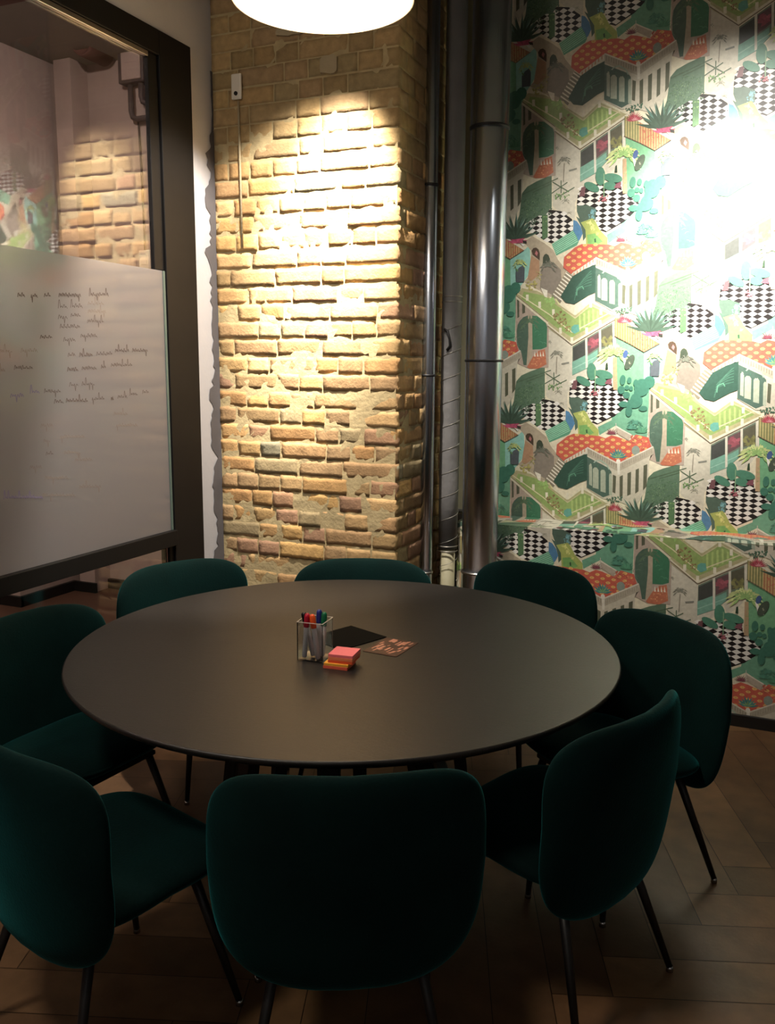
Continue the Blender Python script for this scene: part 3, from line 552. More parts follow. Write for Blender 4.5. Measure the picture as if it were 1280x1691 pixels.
def expand_cell():
    rnd = random.Random(11); out = []; lvl = 0
    for kind, col, flat, ex in PATTERN:
        pts = [(flat[i], flat[i + 1]) for i in range(0, len(flat), 2)]; c = srgb(col); lvl += 1
        if kind == 'p': out.append((pts, c, lvl))
        elif kind == 'line':
            for a, b in zip(pts, pts[1:]): out.append((stroke(a, b, max(ex[0], .0022)), c, lvl)); lvl += .25
        elif kind in ('chk', 'ell'):
            ox, oz, dx, dz = ex[:4]; xs = [p[0] for p in pts]; zs = [p[1] for p in pts]
            for i in range(-14, 14):
                for j in range(-22, 22):
                    x = ox + i * dx; z = oz + j * dz
                    if kind == 'ell' and (i + j) % 2: continue
                    if not (min(xs) < x < max(xs) and min(zs) < z < max(zs)) or not pnpoly((x, z), pts): continue
                    if kind == 'chk': q = [(x - dx / 2, z), (x, z - dz / 2), (x + dx / 2, z), (x, z + dz / 2)]
                    else: q = [(x + ex[4] * cos(k * pi / 5), z + ex[5] * sin(k * pi / 5)) for k in range(10)]; q = [(x - ex[4] * 1.15, z), (x - ex[4] * .5, z - ex[5]), (x + ex[4] * .5, z - ex[5]), (x + ex[4] * 1.15, z), (x + ex[4] * .5, z + ex[5]), (x - ex[4] * .5, z + ex[5])]
                    out.append((q, c, lvl))
                    if kind == 'ell': out.append(([(x + ex[4] * .4 * cos(k * pi / 3), z + ex[5] * .4 * sin(k * pi / 3)) for k in range(6)], srgb('e08a3c'), lvl + .5))
        elif kind == 'blob':
            xs = [p[0] for p in pts]; zs = [p[1] for p in pts]; n = 0; t = 0
            while n < ex[1] and t < 900:
                t += 1; x = rnd.uniform(min(xs), max(xs)); z = rnd.uniform(min(zs), max(zs))
                if not pnpoly((x, z), pts): continue
                a = rnd.uniform(0, 2 * pi); r = ex[0] * rnd.uniform(.7, 1.5); n += 1
                out.append((leaf((x - r * cos(a), z - r * sin(a)), (x + r * cos(a), z + r * sin(a)), r * 1.1), shade(c, rnd.uniform(.75, 1.25)), lvl)); lvl += .25
        elif kind == 'palm':
            x, z = pts[0]; R, n = ex
            for k in range(n):
                a = -0.5 + k * (pi + 1.0) / (n - 1); r = R * rnd.uniform(.8, 1.05)
                m_ = (x + r * .55 * cos(a), z + r * .5 * sin(a) + r * .16); e = (x + r * cos(a), z + r * .75 * sin(a) - r * .30)
                cc = shade(c, rnd.uniform(.85, 1.12)); out.append((leaf((x, z), m_, R * .16), cc, lvl)); out.append((leaf((x + (m_[0] - x) * .8, z + (m_[1] - z) * .8), e, R * .17), cc, lvl + .25)); lvl += .5
        elif kind == 'fan':
            x, z = pts[0]; R, n, w = ex
            for k in range(n):
                a = .25 + k * (pi - .5) / (n - 1); r = R * rnd.uniform(.8, 1.1)
                out.append((leaf((x, z), (x + r * cos(a), z + r * sin(a)), w), shade(c, rnd.uniform(.8, 1.2)), lvl)); lvl += .25
        elif kind == 'disc':
            x, z = pts[0]; a, b, ro = ex; q = []
            for k in range(14):
                px_, pz_ = a * cos(2 * pi * k / 14), -b * sin(2 * pi * k / 14)
                q.append((x + px_ * cos(ro) + pz_ * sin(ro), z - px_ * sin(ro) + pz_ * cos(ro)))
            out.append((q, c, lvl))
        elif kind == 'arc':
            xs = [p[0] for p in pts]; zs = [p[1] for p in pts]
            for k in range(int(ex[0])):
                x = rnd.uniform(min(xs), max(xs)); z = rnd.uniform(min(zs), max(zs)); r = .012; a0 = rnd.uniform(0, pi)
                for q in range(3):
                    a = a0 + q * .6; out.append((stroke((x + r * cos(a), z + r * sin(a)), (x + r * cos(a + .6), z + r * sin(a + .6)), .0022), c, lvl)); lvl += .25
    return out
CELL = expand_cell()
def muted(c):          # the print's own inks are slightly greyed
    g = .3 * c[0] + .55 * c[1] + .15 * c[2]
    return tuple((g + (v - g) * .74) * .84 for v in c[:3]) + (1,)
CELL = [(p, muted(c), l) for p, c, l in CELL]
CELL = [(p, c, l, min(q[0] for q in p), max(q[0] for q in p), min(q[1] for q in p), max(q[1] for q in p)) for p, c, l in CELL]
def paper_mesh(name, x0, x1, z0, z1, zoff, to3d, ground='cfc7b0', step=0.000006):
    verts = []; faces = []; cols = []
    def emit(poly, d, c):
        k = len(verts)
        for a, b in poly: verts.append(to3d(a, b, d))
        faces.append(tuple(range(k, k + len(poly)))); cols.append(c)
    emit([(x0, z0), (x1, z0), (x1, z1), (x0, z1)], 0, srgb(ground))
    for i in range(int((x0 + .8) / CW) - 2, int((x1 + .8) / CW) + 3):
        for j in range(-6, 7):
            dx = -.8 + i * CW; dz = 1.3 + zoff + j * CH + (CH / 2 if i % 2 else 0)
            if dx + .6 < x0 - .2 or dx - .6 > x1 + .2 or dz + .9 < z0 or dz - .9 > z1: continue
            for p, c, l, a0, a1, b0, b1 in CELL:
                if a1 + dx < x0 or a0 + dx > x1 or b1 + dz < z0 or b0 + dz > z1: continue
                q = [(a + dx, b + dz) for a, b in p]
                if a0 + dx < x0 or a1 + dx > x1 or b0 + dz < z0 or b1 + dz > z1:
                    q = clip_rect(q, x0, x1, z0, z1)
                    if len(q) < 3: continue
                emit(q, (l + 1) * step, c)
    me = bpy.data.meshes.new(name); me.from_pydata(verts, [], faces)
    at = me.color_attributes.new('col', 'FLOAT_COLOR', 'CORNER'); i = 0
    for p, c in zip(me.polygons, cols):
        for _ in p.loop_indices: at.data[i].color = c; i += 1
    return me
XPILL = -1.509          # right end of the brick pier
XBOX = -1.40            # left end of the boxed-in lower wall
wall_b = struct(box('wall_back', -2.6, XR, YU, YU + .1, 0, ZC, M['white_wall']))
up_me = paper_mesh('wallpaper', XPILL, XR, LEDGE, ZC, 0.0, lambda a, b, d: (a, YU - .001 - d, b))
link('wallpaper', up_me, wall_b, M['paper'])
bm = bmesh.new(); add_box(bm, XBOX, XR, YB, YU, 0, LEDGE - .001, 0.0)
lowwall = struct(from_bm('wall_back_lower', bm, M['trunk']))
lo_me = paper_mesh('wallpaper', XBOX, XR, 0.0, LEDGE, -.624, lambda a, b, d: (a, YB - .001 - d, b))
link('wallpaper', lo_me, lowwall, M['paper'])
ld_me = paper_mesh('wallpaper', XBOX, XR, LEDGE - .27, LEDGE, 0.0, lambda a, b, d: (a, YU - (LEDGE - b), LEDGE + d), ground='a8a684')
link('wallpaper', ld_me, lowwall, M['paper'])
struct(box('baseboard_back', XBOX, XR, YB - .018, YB - .004, 0, 0.058, M['skirt'], bev=.003))
struct(box('baseboard_right', XR - .016, XR, YN, YB - .02, 0, 0.058, M['skirt'], bev=.003))

# ------------------------------------------------------------------ brick pier
def brick_pier():
    rnd = random.Random(7)
    tones = ['bb9666', 'b18c5c', 'c09f71', 'a98c67', 'a1865f', 'c39e67', 'b28f66', 'a68762', 'ad8869', 'b7966e', '9f8e6c', 'ae875a', 'a58268', 'bc9b6a', 'a98d62']
    bmB = bmesh.new(); cl = bmB.loops.layers.float_color.new('col')
    def brick(to3, w, h, color, rough, prot):
        nx = max(3, int(w / .022)); nz = 4; sx = rnd.uniform(-50, 50); tx = rnd.uniform(-.003, .003) * rough; tz = rnd.uniform(-.003, .003) * rough
        grid = []
        for i in range(nx + 1):
            row = []
            for j in range(nz + 1):
                u = i / nx; v = j / nz
                e = min(u * w, (1 - u) * w, v * h, (1 - v) * h)
                nn = noise.noise(Vector((sx + u * w * 28, v * h * 28, sx))) * .0035 * rough + noise.noise(Vector((sx + u * w * 80, v * h * 80, 3.3))) * .0025 * rough
                dd = prot + nn + tx * (u - .5) * 2 + tz * (v - .5) * 2 - (.0012 if e < 1e-6 else 0)
                ju = (rnd.uniform(-.003, .003) * rough if e < 1e-6 else 0); jv = (rnd.uniform(-.003, .003) * rough if e < 1e-6 else 0)
                row.append(bmB.verts.new(to3(u * w + ju, v * h + jv, dd)))
            grid.append(row)
        fs = []
        for i in range(nx):
            for j in range(nz): fs.append(bmB.faces.new((grid[i][j], grid[i + 1][j], grid[i + 1][j + 1], grid[i][j + 1])))
        loop = [grid[i][0] for i in range(nx + 1)] + [grid[nx][j] for j in range(1, nz + 1)] + [grid[i][nz] for i in range(nx - 1, -1, -1)] + [grid[0][j] for j in range(nz - 1, 0, -1)]
        n = len(loop); back = []
        back = [bmB.verts.new(to3(0, 0, 0)) for _ in loop]
        for a, b in zip(loop, back): b.co = a.co
        d0 = to3(0, 0, 0); d1 = to3(0, 0, -.03); off = Vector(d1) - Vector(d0)
        for b in back: b.co = b.co + off
        for k in range(n): fs.append(bmB.faces.new((loop[k], back[k], back[(k + 1) % n], loop[(k + 1) % n])))
        for f in fs:
            f.smooth = True
            for l in f.loops: l[cl] = color
    CO = 0.0795
    def face(x_to, width, z1, stagger, dark=1.0):
        nrow = int(z1 / CO) + 1
        for r in range(nrow):
            z = r * CO + rnd.uniform(-.002, .002); x = 0.0
            first = True
            while x < width - .03:
                L_ = rnd.choice((.115, .125, .12, .235, .24, .12)) if not first else ((.235, .12)[(r + stagger) % 2] * rnd.uniform(.6, 1.0))
                if r % 2 == 0 and rnd.random() < .45 and not first: L_ = .24
                first = False
                if x + L_ > width - .05: L_ = width - x
                rough = 1.0 if z < 2.35 else (.5 if z < 2.65 else .25)
                jo = .0095 if z < 2.55 else .007
                c = srgb(rnd.choice(tones)); f = rnd.uniform(.85, 1.1)
                if z > 2.5:
                    g = srgb('a8946a'); mx = .6; c = tuple(c[k] * (1 - mx) + g[k] * mx for k in range(3)) + (1,)
                c = shade(c, f)
                if z < 2.5 and z > 1.0 and rnd.random() < .015: c = srgb('8f8870')
                pr = .002 + rnd.uniform(-.003, .004) * rough
                hh = min(CO - jo * rnd.uniform(.8, 1.3), z1 - z)
                if hh > .02: brick(lambda a, b, d, x=x, z=z: x_to(x + a, z + b, d), L_ - jo * (0 if x + L_ >= width - 1e-6 else 1), hh, c, rough, pr)
                x += L_
    W_ = XPILL - XL; D_ = YU - YP
    face(lambda a, b, d: (XL + a, YP + .001 - d, b), W_, ZC, 0)
    face(lambda a, b, d: (XPILL - .004 + d, YP + .004 + a, b), D_ - .004, ZC, 1)
    bm = bmesh.new()
    # mortar body: rough front and side sheets over a solid core
    def sheet(to3, w, h, st=.03):
        nx = int(w / st); nz = int(h / st); g = []
        for i in range(nx + 1):
            g.append([bm.verts.new(to3(i * w / nx, j * h / nz, (noise.noise(Vector((i * .9, j * .7, 1.7))) * .003 + noise.noise(Vector((i * .31, j * .27, 9))) * .003) if 0 < i < nx else 0)) for j in range(nz + 1)])
        for i in range(nx):
            for j in range(nz): bm.faces.new((g[i][j], g[i + 1][j], g[i + 1][j + 1], g[i][j + 1]))
    sheet(lambda a, b, d: (XL + a, YP + .0015 - d, b), W_ - .006, ZC)
    sheet(lambda a, b, d: (XPILL - .006 + d, YP + .004 + a, b), D_, ZC)
    add_box(bm, XL, XPILL - .02, YP + .02, YU, 0, ZC)
    core = from_bm('wall_brick_pier', bm, M['mortar'], recalc=False)
    br = from_bm('brickwork', bmB, M['brick'], core, True)
    return core
pier = struct(brick_pier())
# plaster leftovers and a fixing plate high on the pier
def patch(name, cx, cz, w, h, parent, seed, m=None, t=.010, y=YP - .004):
    rnd = random.Random(seed); bm = bmesh.new(); n = 18; f = []; b = []
    for k in range(n):
        a = 2 * pi * k / n; s = 1 / max(abs(cos(a)), abs(sin(a))) ** .75
        x = cx + w / 2 * cos(a) * s * rnd.uniform(.86, 1.08); z = cz + h / 2 * sin(a) * s * rnd.uniform(.86, 1.08)
        f.append(bm.verts.new((x, y - t, z))); b.append(bm.verts.new((x, y + .006, z)))
    bm.faces.new(f)
    for k in range(n): bm.faces.new((f[k], b[k], b[(k + 1) % n], f[(k + 1) % n]))
    return from_bm(name, bm, m or M['plaster'], parent)
patch('plaster_patch', -1.835, 2.90, .085, .075, pier, 3)
patch('plaster_patch', -2.02, 3.07, .15, .06, pier, 5)

# ------------------------------------------------------------------ glass partition (window_1)
win = empty('window_1', (XL, 1.0, 0)); win['kind'] = 'structure'
def wpart(name, dims, m, bev=.003):
    x0, x1, y0, y1, z0, z1 = dims
    return box(name, x0 - XL, x1 - XL, y0 - 1.0, y1 - 1.0, z0, z1, m, win, bev)
wpart('post', (XL - .035, XL + .015, 3.20, 3.42, 0, 2.99), M['dark_paint'])
wpart('head_rail', (XL - .035, XL + .015, YN, 3.20, 2.89, 2.99), M['dark_paint'])
wpart('mid_rail', (XL - .05, XL + .03, YN, 3.20, .815, .885), M['dark_paint'])
wpart('sill_rail', (XL - .05, XL + .015, YN, 3.20, 0, .07), M['dark_paint'])
wpart('stile', (XL - .022, XL + .004, 3.135, 3.198, 2.022, 2.888), M['dark_paint'])
wpart('stile', (XL - .05, XL + .004, 3.17, 3.198, .0, .813), M['dark_paint'])
wpart('glazing_channel', (XL - .02, XL + .010, YN, 3.133, 2.868, 2.888), M['alu'], .002)
wpart('pane', (XL - .018, XL - .008, YN + .01, 3.19, .886, 2.868), M['glass'], 0)
wpart('pane', (XL - .018, XL - .008, YN + .01, 3.169, .071, .814), M['glass'], 0)

# frosted writing board fixed on the lower half of the partition
WORDS = [[2.366, 2.399, 1.847, 1.849, 3], [2.427, 2.458, 1.849, 1.851, 3], [2.49, 2.522, 1.856, 1.858, 3], [2.562, 2.676, 1.861, 1.869, 3], [2.723, 2.831, 1.876, 1.884, 3], [2.556, 2.603, 1.82, 1.823, 2], [2.62, 2.683, 1.826, 1.83, 2], [2.713, 2.802, 1.842, 1.847, 1], [2.553, 2.6, 1.781, 1.784, 2], [2.618, 2.67, 1.792, 1.795, 2], [2.711, 2.811, 1.812, 1.817, 1], [2.56, 2.664, 1.748, 1.752, 2], [2.705, 2.797, 1.774, 1.778, 2], [2.46, 2.518, 1.707, 1.708, 3], [2.574, 2.636, 1.7, 1.702, 2], [2.665, 2.756, 1.718, 1.72, 2], [2.272, 2.327, 1.652, 1.653, 1], [2.366, 2.443, 1.656, 1.657, 1], [2.593, 2.631, 1.644, 1.645, 2], [2.653, 2.725, 1.645, 1.646, 3], [2.747, 2.839, 1.651, 1.653, 2], [2.856, 2.94, 1.666, 1.667, 3], [2.961, 3.059, 1.668, 1.669, 3], [2.267, 2.29, 1.587, 1.587, 1], [2.331, 2.416, 1.596, 1.596, 2], [2.586, 2.642, 1.59, 1.59, 3], [2.663, 2.744, 1.595, 1.595, 2], [2.77, 2.797, 1.6, 1.6, 2], [2.828, 2.957, 1.608, 1.608, 2], [2.592, 2.638, 1.533, 1.532, 2], [2.659, 2.728, 1.535, 1.533, 2], [2.306, 2.366, 1.5, 1.498, 4], [2.397, 2.441, 1.511, 1.51, 4], [2.464, 2.546, 1.512, 1.51, 2], [2.51, 2.557, 1.472, 1.47, 3], [2.571, 2.687, 1.474, 1.47, 3], [2.71, 2.781, 1.477, 1.475, 2], [2.819, 2.835, 1.474, 1.473, 2], [2.859, 2.916, 1.48, 1.478, 2], [2.933, 2.983, 1.489, 1.487, 2], [3.014, 3.057, 1.495, 1.494, 2], [2.831, 2.916, 1.412, 1.408, 1], [2.844, 2.975, 1.365, 1.358, 1], [2.438, 2.497, 1.388, 1.384, 1], [2.533, 2.659, 1.34, 1.33, 1], [2.447, 2.479, 1.331, 1.329, 1], [2.455, 2.492, 1.284, 1.281, 2], [2.547, 2.632, 1.28, 1.272, 1], [2.374, 2.431, 1.241, 1.235, 1], [2.601, 2.695, 1.246, 1.237, 1], [2.443, 2.562, 1.194, 1.18, 1], [2.249, 2.427, 1.148, 1.123, 4], [2.428, 2.591, 1.131, 1.109, 1], [2.617, 2.736, 1.14, 1.125, 1]]
gb = empty('glass_whiteboard', (XL, 1.0, .886))
box('panel', .003, .009, YN - .98, 3.178 - 1.0, 0, 2.02 - .886, M['frost'], gb)
box('panel_edge', .002, .012, 3.178 - 1.0, 3.192 - 1.0, 0, 2.02 - .886, M['edge'], gb)
def scribbles():
    rnd = random.Random(21); sets = {'ink': bmesh.new(), 'ink_light': bmesh.new(), 'ink_blue': bmesh.new()}
    for y0, y1, z0, z1, d in WORDS:
        bm = sets['ink_blue' if d == 4 else ('ink' if d >= 2 else 'ink_light')]
        w = .0032 if d >= 3 else (.0023 if d == 2 else .0020)
        h = .032; L_ = y1 - y0; n = max(2, int(L_ / .016)); p = (y0, z0); prev = p
        pts = [p]
        for k in range(n):
            s = k / n; bx = y0 + L_ * s; bz = z0 + (z1 - z0) * s
            tall = rnd.choice((.4, .45, .5, .5, 1.0, .4, -.5))
            c = L_ / n
            pts += [(bx + c * .2, bz + h * max(tall, .4) * .9), (bx + c * .35, bz + h * tall), (bx + c * .5, bz + h * .1), (bx + c * .7, bz + h * rnd.uniform(.2, .45)), (bx + c, bz + h * rnd.uniform(0, .15))]
        for a, b in zip(pts, pts[1:]):
            q = stroke(a, b, w)
            vs = [bm.verts.new((.0096, yy - 1.0, zz - .886 + .004)) for yy, zz in q]; bm.faces.new(vs)
        
    for k, bm in sets.items(): from_bm('handwriting', bm, M[k], gb)
scribbles()
tag(gb, 'frosted glass writing board with faint marker notes on the dark partition', 'whiteboard')

# ------------------------------------------------------------------ corridor behind the glass
struct(box('floor_corridor', -6.2, XL - .05, YN, 5.1, -.1, -.002, M['cfloor']))
struct(box('wall_corridor_end', -6.2, XL - .05, 4.96, 5.06, 0, ZC, M['cwall']))
bm = bmesh.new(); add_box(bm, -6.2, -4.56, 4.30, 4.96, 0, ZC); add_box(bm, -5.0, -4.60, 4.0, 4.30, 2.6, ZC)
struct(from_bm('wall_corridor_pier', bm, M['cwall']))
struct(box('wall_corridor_far', -5.4, -5.3, YN, 4.30, 0, ZC, M['cwall']))
struct(box('trim_1', -4.50, -4.36, 4.80, 4.96, 0, ZC, M['cwall']))
struct(box('trim_2', -6.0, XL - .14, 3.2, 3.5, 3.35, ZC, M['cdark']))
bm = bmesh.new(); add_box(bm, -4.36, XL - .05, 4.93, 4.958, 0, .07); add_box(bm, -4.558, -4.53, 4.28, 4.80, 0, .07); add_box(bm, -5.3, -4.53, 4.272, 4.298, 0, .07)
add_box(bm, -4.53, -4.34, 4.775, 4.798, 0, .07)
struct(from_bm('baseboard_corridor', bm, M['skirt']))
# switch box with two conduits
sb = empty('junction_box', (-3.93, 4.93, 3.53))
box('case', -.10, .10, -.06, .03, -.11, .11, M['conduit'], sb, .008)
box('cover', -.065, .085, -.072, -.058, -.095, .095, M['cwall'], sb, .006)
for dx in (-.035, .05):
    tube('conduit', [(dx, -.02, -.11), (dx, -.02, -.24 + dx), (dx + .01, -.02, -.275 + dx), (dx + .045, -.02, -.29 + dx), (dx + .3, -.02, -.29 + dx)], .018, M['conduit'], sb)
tag(sb, 'grey electrical box with two bent conduits behind the partition glass', 'junction box')
tag(tube('cable', [(-3.94, 4.945, 3.20), (-3.93, 4.945, 2.9), (-3.925, 4.945, 2.38)], .006, M['conduit']), 'thin cable running down the corridor wall to a white socket', 'cable')
so = empty('wall_socket', (-3.92, 4.958, 2.32)); box('plate', -.045, .045, -.03, 0, -.06, .06, M['white_plastic'], so, .006); box('rocker', -.025, .025, -.036, -.028, -.035, .035, M['white_plastic'], so, .003)
tag(so, 'small white socket on the corridor wall beyond the glass', 'socket')
bm = bmesh.new(); add_lathe(bm, [(.03, .02), (.065, .02), (.068, 0), (.074, 0), (.076, .02), (.076, .22)], 32, mtx=Matrix.Rotation(radians(-90), 4, 'X'))
sp = from_bm('round_vent', bm, M['cdark'], None, True); sp.location = (-4.16, 4.69, 3.63)
tag(sp, 'brown round duct end high on the corridor wall behind the glass', 'duct')

# ------------------------------------------------------------------ pipes in the corner
def pipe(name, x, y, r, z0, z1, joints, m, label, cat):
    e = empty(name, (x, y, 0)); bm = bmesh.new(); add_lathe(bm, [(r, z0), (r, z1)], 48, cap=True)
    o = from_bm('tube', bm, m, e, True)
    for f in o.data.polygons: f.use_smooth = len(f.vertices) == 4
    for z in joints:
        bm = bmesh.new(); add_lathe(bm, [(r - .002, z - .006), (r + .004, z - .005), (r + .0045, z), (r + .004, z + .005), (r - .002, z + .006)], 48, cap=False)
        from_bm('joint_ring', bm, M['seam'] if z > .8 else M['alu'], e, True)
    return tag(e, label, cat)
pipe('duct_pipe', -1.236, 4.0, .086, 0, ZC, (.64, 1.65, 2.68), M['chrome'], 'wide shiny metal pipe rising beside the patterned wallpaper', 'pipe')
pipe('duct_pipe', -1.497, 3.95, .034, 0, ZC, (.62, 1.58, 2.445), M['chrome'], 'narrow shiny metal pipe next to the brick pier corner', 'pipe')
e = empty('insulated_pipe', (-1.437, 4.11, 0)); bm = bmesh.new(); add_lathe(bm, [(.047, .72), (.049, 1.0), (.048, 2.0), (.049, ZC)], 28)
from_bm('wrapping', bm, M['lag'], e, True)
bm = bmesh.new(); add_lathe(bm, [(.038, 0), (.038, .72)], 28); from_bm('tube', bm, M['trunk'], e, True)
for z in (.705, .73, 1.93, 1.955): 
    bm = bmesh.new(); add_lathe(bm, [(.048, z - .003), (.052, z), (.048, z + .003)], 28, cap=False); from_bm('band', bm, M['wire'], e, True)
pts = [(.0500 * cos(a), .0500 * sin(a), .55 + a * .0185) for a in [k * .35 for k in range(200)]]
tube('binding_wire', pts, .0014, M['wire'], e, 5)
tube('hook', [(-.02, -.05, 1.80), (.0, -.06, 1.79), (.012, -.06, 1.75), (.012, -.055, 1.72), (-.004, -.055, 1.70)], .006, M['seam'], e, 8)
tag(e, 'grey cloth-wrapped pipe bound with wire between the two metal pipes', 'pipe')
e = empty('cable_trunking', (-1.42, YU - .055, 0)); box('channel', -.045, .045, -.03, .03, LEDGE + .005, ZC, M['trunk'], e, .004); box('end_bracket', -.05, .06, -.036, .032, LEDGE + .02, LEDGE + .035, M['wire'], e, .003)
tag(e, 'flat grey-beige trunking on the wall behind the pipes', 'trunking')
# small plate and thin cable on the bricks
wp = empty('fixing_plate', (-2.30, YP - .012, 2.86)); box('plate', -.026, .026, -.008, .006, -.055, .055, M['white_plastic'], wp, .006)
bm = bmesh.new(); add_lathe(bm, [(.009, -.003), (.009, .003)], 14, mtx=Matrix.Translation((0, -.009, -.03)) @ Matrix.Rotation(radians(90), 4, 'X')); from_bm('screw_hole', bm, M['black'], wp)
tag(wp, 'small pale plate with a dark screw hole high on the brick pier', 'wall plate')
tag(tube('thin_cable', [(-2.295, YP - .010, 2.80), (-2.29, YP - .012, 2.5), (-2.287, YP - .011, 2.16)], .005, M['plaster']), 'thin cable running down the bricks below the pale plate', 'cable')

# ------------------------------------------------------------------ pendant lamp over the table
TC = (-1.18, 2.41)
pl = empty('pendant_lamp', (TC[0] - .055, TC[1] - .03, 2.64))
bm = bmesh.new(); R_ = .258
add_lathe(bm, [(R_ - .004, .0), (R_, .0), (R_, .26), (R_ - .01, .27), (.02, .275), (.02, .272), (R_ - .012, .265), (R_ - .006, .25), (R_ - .004, .0)], 64, cap=False)
from_bm('lamp_shade', bm, M['shade'], pl, True)
bm = bmesh.new(); add_lathe(bm, [(.001, .002), (.1, .001), (.2, .003), (R_ - .006, .008)], 64, cap=False); from_bm('diffuser', bm, M['diffuser'], pl, True)
tube('cord', [(0, 0, .27), (0, 0, .955)], .004, M['black'], pl, 8)
bm = bmesh.new(); add_lathe(bm, [(.05, .93), (.055, .935), (.055, .958)], 28); from_bm('canopy', bm, M['white_plastic'], pl, True)
tag(pl, 'large round glowing pendant lamp hanging above the round table', 'pendant lamp')

# ------------------------------------------------------------------ table
tb = empty('round_table', (TC[0], TC[1], 0)); TR = .85
bm = bmesh.new()
add_lathe(bm, [(TR - .055, .716), (TR - .015, .727), (TR - .003, .736), (TR, .742), (TR - .001, .747), (TR - .005, .75)], 128)
o = from_bm('tabletop', bm, M['table'], tb, True)
for f in o.data.polygons: f.use_smooth = len(f.vertices) == 4
bm = bmesh.new(); add_lathe(bm, [(.40, .690), (.41, .695), (.41, .715)], 64); from_bm('sub_plate', bm, M['table_leg'], tb)
for k in range(8):
    a = radians(22.5 + 45 * k - 4); bm = bmesh.new()
    top = Vector((.33 * cos(a), .33 * sin(a), .69)); bot = Vector((.42 * cos(a), .42 * sin(a), .0)); t = Vector((-sin(a), cos(a), 0)); rad = Vector((cos(a), sin(a), 0))
    vs = []
    for c, w, d in ((top, .036, .022), (bot, .022, .016)):
        for s, q in ((-1, -1), (1, -1), (1, 1), (-1, 1)): vs.append(bm.verts.new(c + t * s * w + rad * q * d))
    for f in ((3, 2, 1, 0), (4, 5, 6, 7), (0, 1, 5, 4), (1, 2, 6, 5), (2, 3, 7, 6), (3, 0, 4, 7)): bm.faces.new([vs[i] for i in f])
    bmesh.ops.bevel(bm, geom=bm.edges[:], offset=.004, segments=2, affect='EDGES')
    from_bm('leg', bm, M['table_leg'], tb)
bm = bmesh.new(); add_lathe(bm, [(.30, .30), (.335, .30), (.335, .325), (.30, .325), (.30, .30)], 48, cap=False); from_bm('stretcher_ring', bm, M['table_leg'], tb)
tag(tb, 'large round black wooden table with splayed slat legs', 'table')

# ------------------------------------------------------------------ chairs
def superoutline(a, w, h0, h1, n_top, n_bot):
    c, s = cos(a), sin(a); n = n_top if s > 0 else n_bot
    x = w * (abs(c) ** (2 / n)) * (1 if c >= 0 else -1); z = (h1 if s > 0 else h0) * (abs(s) ** (2 / n)) * (1 if s >= 0 else -1)
    return x, z
def pad(outline, thick, bend, NA=72, NR=14):
    """cushion: outline(a)->(u,v) closed curve, thickness profile rounded at the rim, bend(u,v,t)->xyz"""
    bm = bmesh.new(); rows = []
    def ring(s, t): return [bm.verts.new(bend(outline(2 * pi * k / NA)[0] * s, outline(2 * pi * k / NA)[1] * s, t)) for k in range(NA)]
    prof = []
    for i in range(1, NR + 1):
        ph = (pi / 2) * i / NR; s = sin(ph) ** .55; prof.append((s, (max(0, 1 - s ** 5.0)) ** .5))
    c0 = bm.verts.new(bend(0, 0, thick / 2)); c1 = bm.verts.new(bend(0, 0, -thick / 2))
    fr = [ring(s, t * thick / 2) for s, t in prof]
    bk = [ring(s, -t * thick / 2) for s, t in prof[:-1]]
    for k in range(NA):
        j = (k + 1) % NA
        bm.faces.new((c0, fr[0][k], fr[0][j])); bm.faces.new((c1, bk[0][j], bk[0][k]))
        for a, b in zip(fr, fr[1:]): bm.faces.new((a[k], b[k], b[j], a[j]))
        for a, b in zip(bk, bk[1:]): bm.faces.new((a[j], b[j], b[k], a[k]))
        bm.faces.new((fr[-1][j], fr[-1][k], bk[-1][k], bk[-1][j]))
    return bm
ZT = .814
def make_chair():
    root = empty('dining_chair', (0, 0, 0))
    # seat: rounded square, slightly wider at the front, dished
    def so_(a):
        x, y = superoutline(a, .252, .235, .228, 3.6, 3.4); return x * (1 + .04 * (y / .235)), y
    def sb_(u, v, t): return (u, v + .01, .436 + t - .012 * (1 - (u / .26) ** 2) * (1 if t > 0 else .3) - .03 * (-v / .24 if v < 0 else -v * .6))
    from_bm('seat', pad(so_, .085, sb_), M['velvet'], root, True)
    # backrest: wide rounded shell, narrower and rounder at the bottom
    zc = .585
    def bo_(a):
        x, z = superoutline(a, .298, zc - .300, ZT - zc, 4.2, 3.5); return x * (1 + .04 * (z / .25) if z < 0 else 1), z
    def bb_(u, v, t):
        y = -.245 - .11 * v + .72 * u * u * (1 + .5 * max(0, v) / .22) + t
        return (u, y, zc + v)
    from_bm('backrest', pad(bo_, .072, bb_), M['velvet'], root, True)
    # metal bracket under the seat
    bm = bmesh.new(); add_box(bm, -.16, .16, -.15, .17, .360, .376, .004); add_box(bm, -.05, .05, -.235, -.14, .358, .372, .004)
    from_bm('seat_frame', bm, M['black'], root)
    for sx in (-1, 1):
        for sy in (-1, 1):
            t0 = Vector((sx * .15, sy * .14, .368)); t1 = Vector((sx * .225, sy * (.255 if sy < 0 else .215), .012))
            lg = tube('leg', [t0, t0.lerp(t1, .5), t1], [.0135, .0115, .0085], M['black'], root, 14)
            bm = bmesh.new(); add_lathe(bm, [(.0075, 0), (.010, .002), (.0095, .012), (.0085, .018)], 14, origin=(t1.x, t1.y, 0)); from_bm('foot_glide', bm, M['glide'], lg, True)
    # little loop at the lower rim of the shell
    tube('strap_loop', [(-.10, -.185, .350), (-.105, -.195, .333), (-.09, -.20, .325), (-.075, -.195, .333), (-.08, -.185, .350)], .0022, M['black'], root, 6)
    return root
chair = make_chair()
